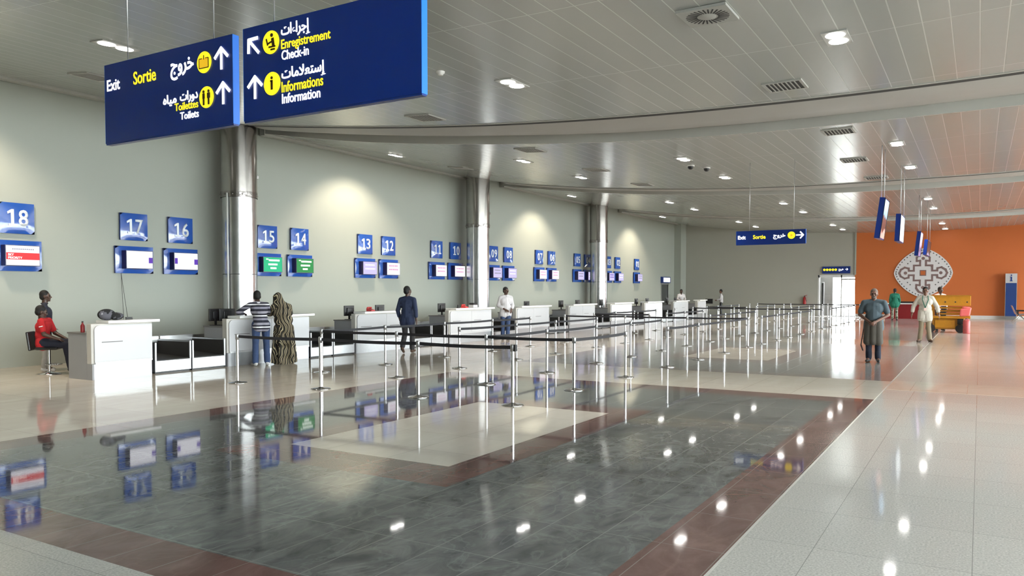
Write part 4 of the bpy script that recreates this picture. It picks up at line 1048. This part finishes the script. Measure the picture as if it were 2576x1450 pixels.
    # shirt
    if shirt:
        b = bmesh.new(); g = .016+loose; torso(b, g)
        dn = (J['pelvis']-J['waist']).normalized()
        hm = J['pelvis']+dn*max(0, .95-hem)*k_
        capsule(b, J['pelvis']-hx*.06*k_, hm-hx*.065*k_, .108*k_*fat+g+.004, .108*k_*fat+g+.010); capsule(b, J['pelvis']+hx*.06*k_, hm+hx*.065*k_, .108*k_*fat+g+.004, .108*k_*fat+g+.010)
        to = {'long': .96, 'three': .8, 'short': .36, 'none': .1}[sleeve]
        for S in 'LR': arm(b, S, g*.62, to)
        sh_ = part('shirt', b, shirt)
        if collar:
            b = bmesh.new(); n_ = J['neck']
            for q in range(10):
                t0, t1 = 2*math.pi*q/10, 2*math.pi*(q+1)/10
                capsule(b, n_+V((.062*math.cos(t0), .06*math.sin(t0), .0))*k_, n_+V((.062*math.cos(t1), .06*math.sin(t1), .0))*k_, .017*k_)
            c = part('collar', b, collar); c.parent = o
    if trousers:
        b = bmesh.new(); g = .014
        capsule(b, J['pelvis']-hx*.055*k_, J['pelvis']+hx*.055*k_, .108*k_*fat+g)
        for S in 'LR':
            leg(b, S, g, 1-cuff)
            capsule(b, J['kn'+S].lerp(J['an'+S], .6), J['kn'+S].lerp(J['an'+S], 1-cuff), .058*k_+g, .056*k_+g)
        part('trousers', b, trousers)
    for S in 'LR':
        b = bmesh.new(); an, to_ = J['an'+S], J['toe'+S]; d = (to_-an); d.normalize()
        hl = an+V((0, 0, -.045*k_)) if abs(d.z) < .75 else an
        capsule(b, hl-d*.03, to_, .043*k_, .036*k_); capsule(b, an, hl, .046*k_, .045*k_); part('shoe', b, shoe, .012, 2)
    if extras: extras(o, J, k_, part, hp)
    return o

def PX(fx, fy, z=0.): return (fx, fy, z)
M['navyjacket'] = cloth('navy_jacket', (.018, .02, .035)); M['redpolo'] = cloth('red_polo', (.50, .015, .02), .08); M['darkjeans'] = cloth('dark_jeans', (.012, .015, .03))
M['palegrey'] = cloth('pale_grey_cloth', (.33, .32, .30)); M['jeans'] = cloth('blue_jeans', (.03, .055, .13), .35); M['sneaker'] = cloth('pale_shoe', (.5, .5, .5))
M['stripes'] = banded('striped_knit', [(0, (.30, .29, .34)), (.20, (.012, .012, .025)), (.42, (.26, .25, .31)), (.60, (.012, .012, .025)), (.74, (.72, .72, .74)), (.86, (.012, .012, .025))], .25, off=.08)
M['wrapcloth'] = swirl('patterned_wrap'); M['navyshirt'] = cloth('navy_shirt', (.018, .028, .07)); M['charcoal'] = cloth('charcoal_trousers', (.03, .028, .03))
M['whiteshirt'] = cloth('white_shirt', (.56, .55, .57), .1); M['creamshirt'] = cloth('cream_shirt', (.50, .47, .41), .08); M['khaki'] = cloth('khaki_trousers', (.22, .18, .12))
M['tealshirt'] = cloth('grey_teal_shirt', (.075, .105, .125)); M['apron'] = cloth('grey_brown_apron', (.075, .066, .055)); M['greenshirt'] = cloth('green_shirt', (.005, .13, .08)); M['lightcollar'] = cloth('white_collar', (.8, .8, .8), .05)
M['camo'] = camo('mottled_trousers', [(0, (.05, .07, .04)), (.45, (.30, .30, .24)), (.58, (.12, .14, .09))], 9); M['brownshoe'] = cloth('brown_shoe', (.07, .04, .025)); M['bald'] = cloth('cropped_grey_hair', (.16, .12, .1))
M['whitecap'] = M['lightcollar']; M['pinkcloth'] = cloth('pink_cloth', (.75, .55, .5))

# standing man behind the stool
person('standing man in a dark navy jacket and pale trousers behind the seated man in red', (-16.72, 8.98, 0), (.50, .87), h=1.69, shirt='navyjacket', trousers='palegrey', shoe='sneaker', head_rot=(2, 0, -8), hem=.82,
       j=dict(elL=(-.25, -.02, 1.12), elR=(.24, .0, 1.12), wrR=(.2, .15, .92)), collar='navyjacket')
# seated man in red
f = (.76, .65)
def red_extra(o, J, k, part, hp):
    for S, dz in (('R', -.1), ('L', -.08)):
        b = bmesh.new(); p = J['sh'+S].lerp(J['el'+S], .42); sd = (J['shR']-J['shL']).normalized()*(1 if S == 'R' else -1)
        capsule(b, p+sd*.056+V((0, -.03, 0)), p+sd*.056+V((0, .03, .012)), .012); part('sleeve_badge', b, 'lightcollar', .008, 1)
S0 = .5
person('seated man in a red polo shirt and dark jeans on the black bar stool', (ST[0]-.02, ST[1]-.03, 0), f, h=1.75, shirt='redpolo', sleeve='short', trousers='darkjeans', shoe='black', hem=.9, head_rot=(-12, 0, 25),
       j=dict(pelvis=(0, -.06, .66), waist=(0, -.08, .79), chest=(0, -.06, .96), neck=(0, -.08, 1.11), head=(.02, -.08, 1.25), shL=(-.19, -.03, 1.075), shR=(.19, -.03, 1.075),
              elL=(-.25, .06, .82), wrL=(-.18, .30, .70), elR=(.26, .05, .82), wrR=(.17, .27, .72), hipL=(-.1, -.02, .64), hipR=(.1, -.02, .64), knL=(-.13, .42, .63), knR=(.12, .40, .60),
              anL=(-.12, .50, .22), anR=(.10, .48, .14), toeL=(-.14, .68, .20), toeR=(.13, .66, .10)), palmL=(0, 0, -1), palmR=(0, 0, -1), extras=red_extra, cuff=.05)
# pair at the desk
person('man in a navy and white striped sweater and jeans leaning on the desk', (-13.84, 12.16, 0), (-.88, .48), h=1.76, shirt='stripes', trousers='jeans', shoe='sneaker', hem=.88, head_rot=(-18, 0, 0), collar='lightcollar', cuff=.03,
       j=dict(pelvis=(0, 0, .94), waist=(0, .06, 1.06), chest=(0, .16, 1.23), neck=(0, .27, 1.40), head=(0, .36, 1.53), shL=(-.19, .24, 1.35), shR=(.19, .24, 1.35),
              elL=(-.42, .36, 1.19), wrL=(-.27, .54, 1.155), elR=(.28, .44, 1.17), wrR=(.08, .56, 1.155), hipL=(-.1, 0, .92), hipR=(.1, 0, .92), anL=(-.14, -.06, .09), anR=(.13, .0, .09), knL=(-.12, .0, .5), knR=(.12, .02, .5),
              toeL=(-.17, .12, .035), toeR=(.16, .17, .035)), palmL=(0, 0, -1), palmR=(0, 0, -1))
def wrap_x(o, J, k, part, hp):
    b = bmesh.new()
    for (x, y, z, rx, ry) in ((0, .0, .06, .25, .2), (0, .0, .3, .24, .19), (0, -.01, .6, .235, .19), (0, -.02, .85, .24, .2), (0, .03, 1.05, .23, .18), (0, .13, 1.22, .235, .18), (0, .22, 1.34, .2, .15)):
        ellip(b, V((x, y, z+.0))*k, V((rx, ry, .17))*k)
    for S in 'LR':
        capsule(b, J['sh'+S], J['el'+S], .085, .075); capsule(b, J['el'+S], J['el'+S].lerp(J['wr'+S], .7), .075, .06)
    for q in range(7):
        t = q/6*math.pi*2; capsule(b, V((.2*math.cos(t), .16*math.sin(t), .9))*k, V((.27*math.cos(t), .22*math.sin(t), .07))*k, .035, .05)
    ellip(b, hp((0, -.02, .02)), V((.098, .115, .125))*k); capsule(b, hp((0, -.05, -.05)), V((0, .16, 1.3))*k, .1, .13); capsule(b, hp((-.05, .03, .06)), hp((-.09, -.02, -.16)), .05, .06)
    part('wrap', b, 'wrapcloth', .016, 5)
person('woman in a black and cream patterned wrap leaning on the desk', (-13.72, 12.72, 0), (-.88, .48), h=1.68, shirt=None, trousers=None, shoe='brownshoe', hair=None, head_rot=(-15, 0, 10),
       j=dict(pelvis=(0, 0, .94), waist=(0, .05, 1.06), chest=(0, .14, 1.24), neck=(0, .24, 1.41), head=(-.06, .30, 1.57), shL=(-.17, .21, 1.36), shR=(.17, .21, 1.36), elL=(-.24, .36, 1.20), wrL=(-.12, .55, 1.21), elR=(.24, .36, 1.2), wrR=(.1, .56, 1.21)),
       palmL=(0, 0, -1), palmR=(0, 0, -1), extras=wrap_x)
# walking man
person('walking man in a navy shirt seen from behind, between desk and queue', (-13.22, 16.62, 0), (-.30, .95), h=1.80, shirt='navyshirt', sleeve='three', trousers='charcoal', shoe='brownshoe', head_rot=(0, 0, -28), hem=.80, loose=.012,
       j=dict(anL=(-.07, -.20, .16), knL=(-.09, .06, .52), toeL=(-.08, -.08, .04), anR=(.08, .12, .09), knR=(.09, .12, .5), toeR=(.09, .28, .05), elL=(-.26, -.02, 1.12), wrL=(-.25, .1, .87), elR=(.26, -.09, 1.13), wrR=(.27, -.06, .86)))
# man in white shirt
person('man in a white shirt and jeans standing by the desk of counters 13 and 12', (-14.02, 23.02, 0), (.72, -.68), h=1.80, shirt='whiteshirt', sleeve='three', trousers='jeans', shoe='charcoal', head_rot=(-4, 0, 25), hem=.84, loose=.015, collar='whiteshirt',
       j=dict(elR=(.25, -.04, 1.13), wrR=(.06, .17, 1.0), elL=(-.25, -.02, 1.12), wrL=(-.14, .2, .98), anL=(-.02, .16, .09), toeL=(-.02, .32, .035), knL=(-.06, .1, .5), anR=(.12, .05, .09), toeR=(.16, .2, .035)), palmL=(0, -1, 0), palmR=(0, -1, 0))
# far staff
person('far man in a white shirt behind the last desk, counter 01', (-15.55, 46.0, 0), (.6, -.8), h=1.74, shirt='whiteshirt', sleeve='long', trousers='whiteshirt', shoe='black', vox=.014, head_rot=(-15, 0, -10),
       j=dict(elR=(.25, .05, 1.14), wrR=(.15, .28, 1.1), elL=(-.25, .05, 1.14), wrL=(-.12, .28, 1.1)))
person('far man in a white shirt and black trousers standing past the last desk', (-14.62, 51.3, 0), (-.95, -.3), h=1.74, skin='skin2', shirt='whiteshirt', sleeve='long', trousers='black', shoe='black', vox=.014, head_rot=(-18, 0, 0), hem=.93,
       j=dict(elR=(.25, .05, 1.14), wrR=(.15, .28, 1.05), elL=(-.25, .05, 1.14), wrL=(-.12, .28, 1.05)))
# walkway people
def apron_x(o, J, k, part, hp):
    b = bmesh.new()
    capsule(b, V((-.09, .06, .98))*k, V((-.12, .09, .50))*k, .10, .10); capsule(b, V((.09, .06, .98))*k, V((.12, .09, .50))*k, .10, .10)
    capsule(b, V((0, .10, .95))*k, V((0, .12, .5))*k, .09, .09)
    part('apron', b, 'apron', .013, 4)
    m = MB(); m.cyl(V((.20, .0, .92))*k, V((.27, .04, .40))*k, .012, n=8).cyl(V((.27, .04, .40))*k, V((.22, .06, .27))*k, .014, n=8); m.build('apron_strap', 'black', o)
    b = bmesh.new(); ellip(b, hp((0, .055, -.075)), V((.056, .05, .04))*k); capsule(b, hp((-.03, .092, -.036)), hp((.03, .092, -.036)), .010, .010); part('beard', b, 'bald', .008, 2)
person('man in a grey-teal shirt and brown apron standing with clasped hands on the walkway edge', (-2.13, 20.15, 0), (.02, -1), h=1.73, fat=1.1, skin='skin3', shirt='tealshirt', sleeve='short', trousers='darkjeans', shoe='black', hair='bald', head_rot=(0, 0, 0), hem=.84, loose=.02, cuff=.05,
       j=dict(shL=(-.21, 0, 1.41), shR=(.21, 0, 1.41), elL=(-.31, .02, 1.13), wrL=(-.08, .25, .98), elR=(.31, .02, 1.13), wrR=(.08, .25, .97), anL=(-.1, -.02, .09), anR=(.1, -.02, .09)), palmL=(.3, -1, 0), palmR=(-.3, -1, 0), extras=apron_x, curl=.7)
def lan_x(o, J, k, part, hp):
    m = MB(); n_ = J['neck']
    for sg in (-1, 1):
        m.cyl(n_+V((sg*.07, .06, .0))*k, n_+V((sg*.085, .165, -.12))*k, .011, n=6); m.cyl(n_+V((sg*.085, .165, -.12))*k, n_+V((0, .20, -.38))*k, .011, n=6)
    m.build('lanyard', 'greenshirt', o)
    c = n_+V((0, .205, -.42))*k; MB().box(c.x-.035, c.x+.035, c.y-.004, c.y+.006, c.z-.05, c.z+.04).build('badge', 'pinkcloth', o)
person('man in a loose cream shirt with a lanyard and khaki trousers facing the camera', (-1.52, 28.8, 0), (.06, -1), h=1.80, fat=1.0, skin='skin2', shirt='creamshirt', sleeve='three', trousers='khaki', shoe='brownshoe', hair='hair', hem=.76, loose=.024, cuff=.02,
       j=dict(elL=(-.33, -.02, 1.13), wrL=(-.38, .06, .88), elR=(.33, -.02, 1.13), wrR=(.37, .05, .88), anL=(-.14, -.0, .09), anR=(.14, -.02, .09), toeL=(-.2, .15, .035), toeR=(.2, .14, .035)), extras=lan_x)
person('person in a green shirt and mottled trousers seen from behind near the red counter', (-4.08, 48.6, 0), (-.2, 1), h=1.78, shirt='greenshirt', sleeve='long', trousers='camo', shoe='black', vox=.013, hem=.84, loose=.02, fat=1.15, head_rot=(-20, 0, 15))
person('man behind the yellow lift, only his head and shoulder showing', (-1.42, 37.2, 0), (.4, -1), h=1.83, shirt='pinkcloth', trousers='charcoal', vox=.014, head_rot=(-5, 0, 20))
#@@END_PEOPLE
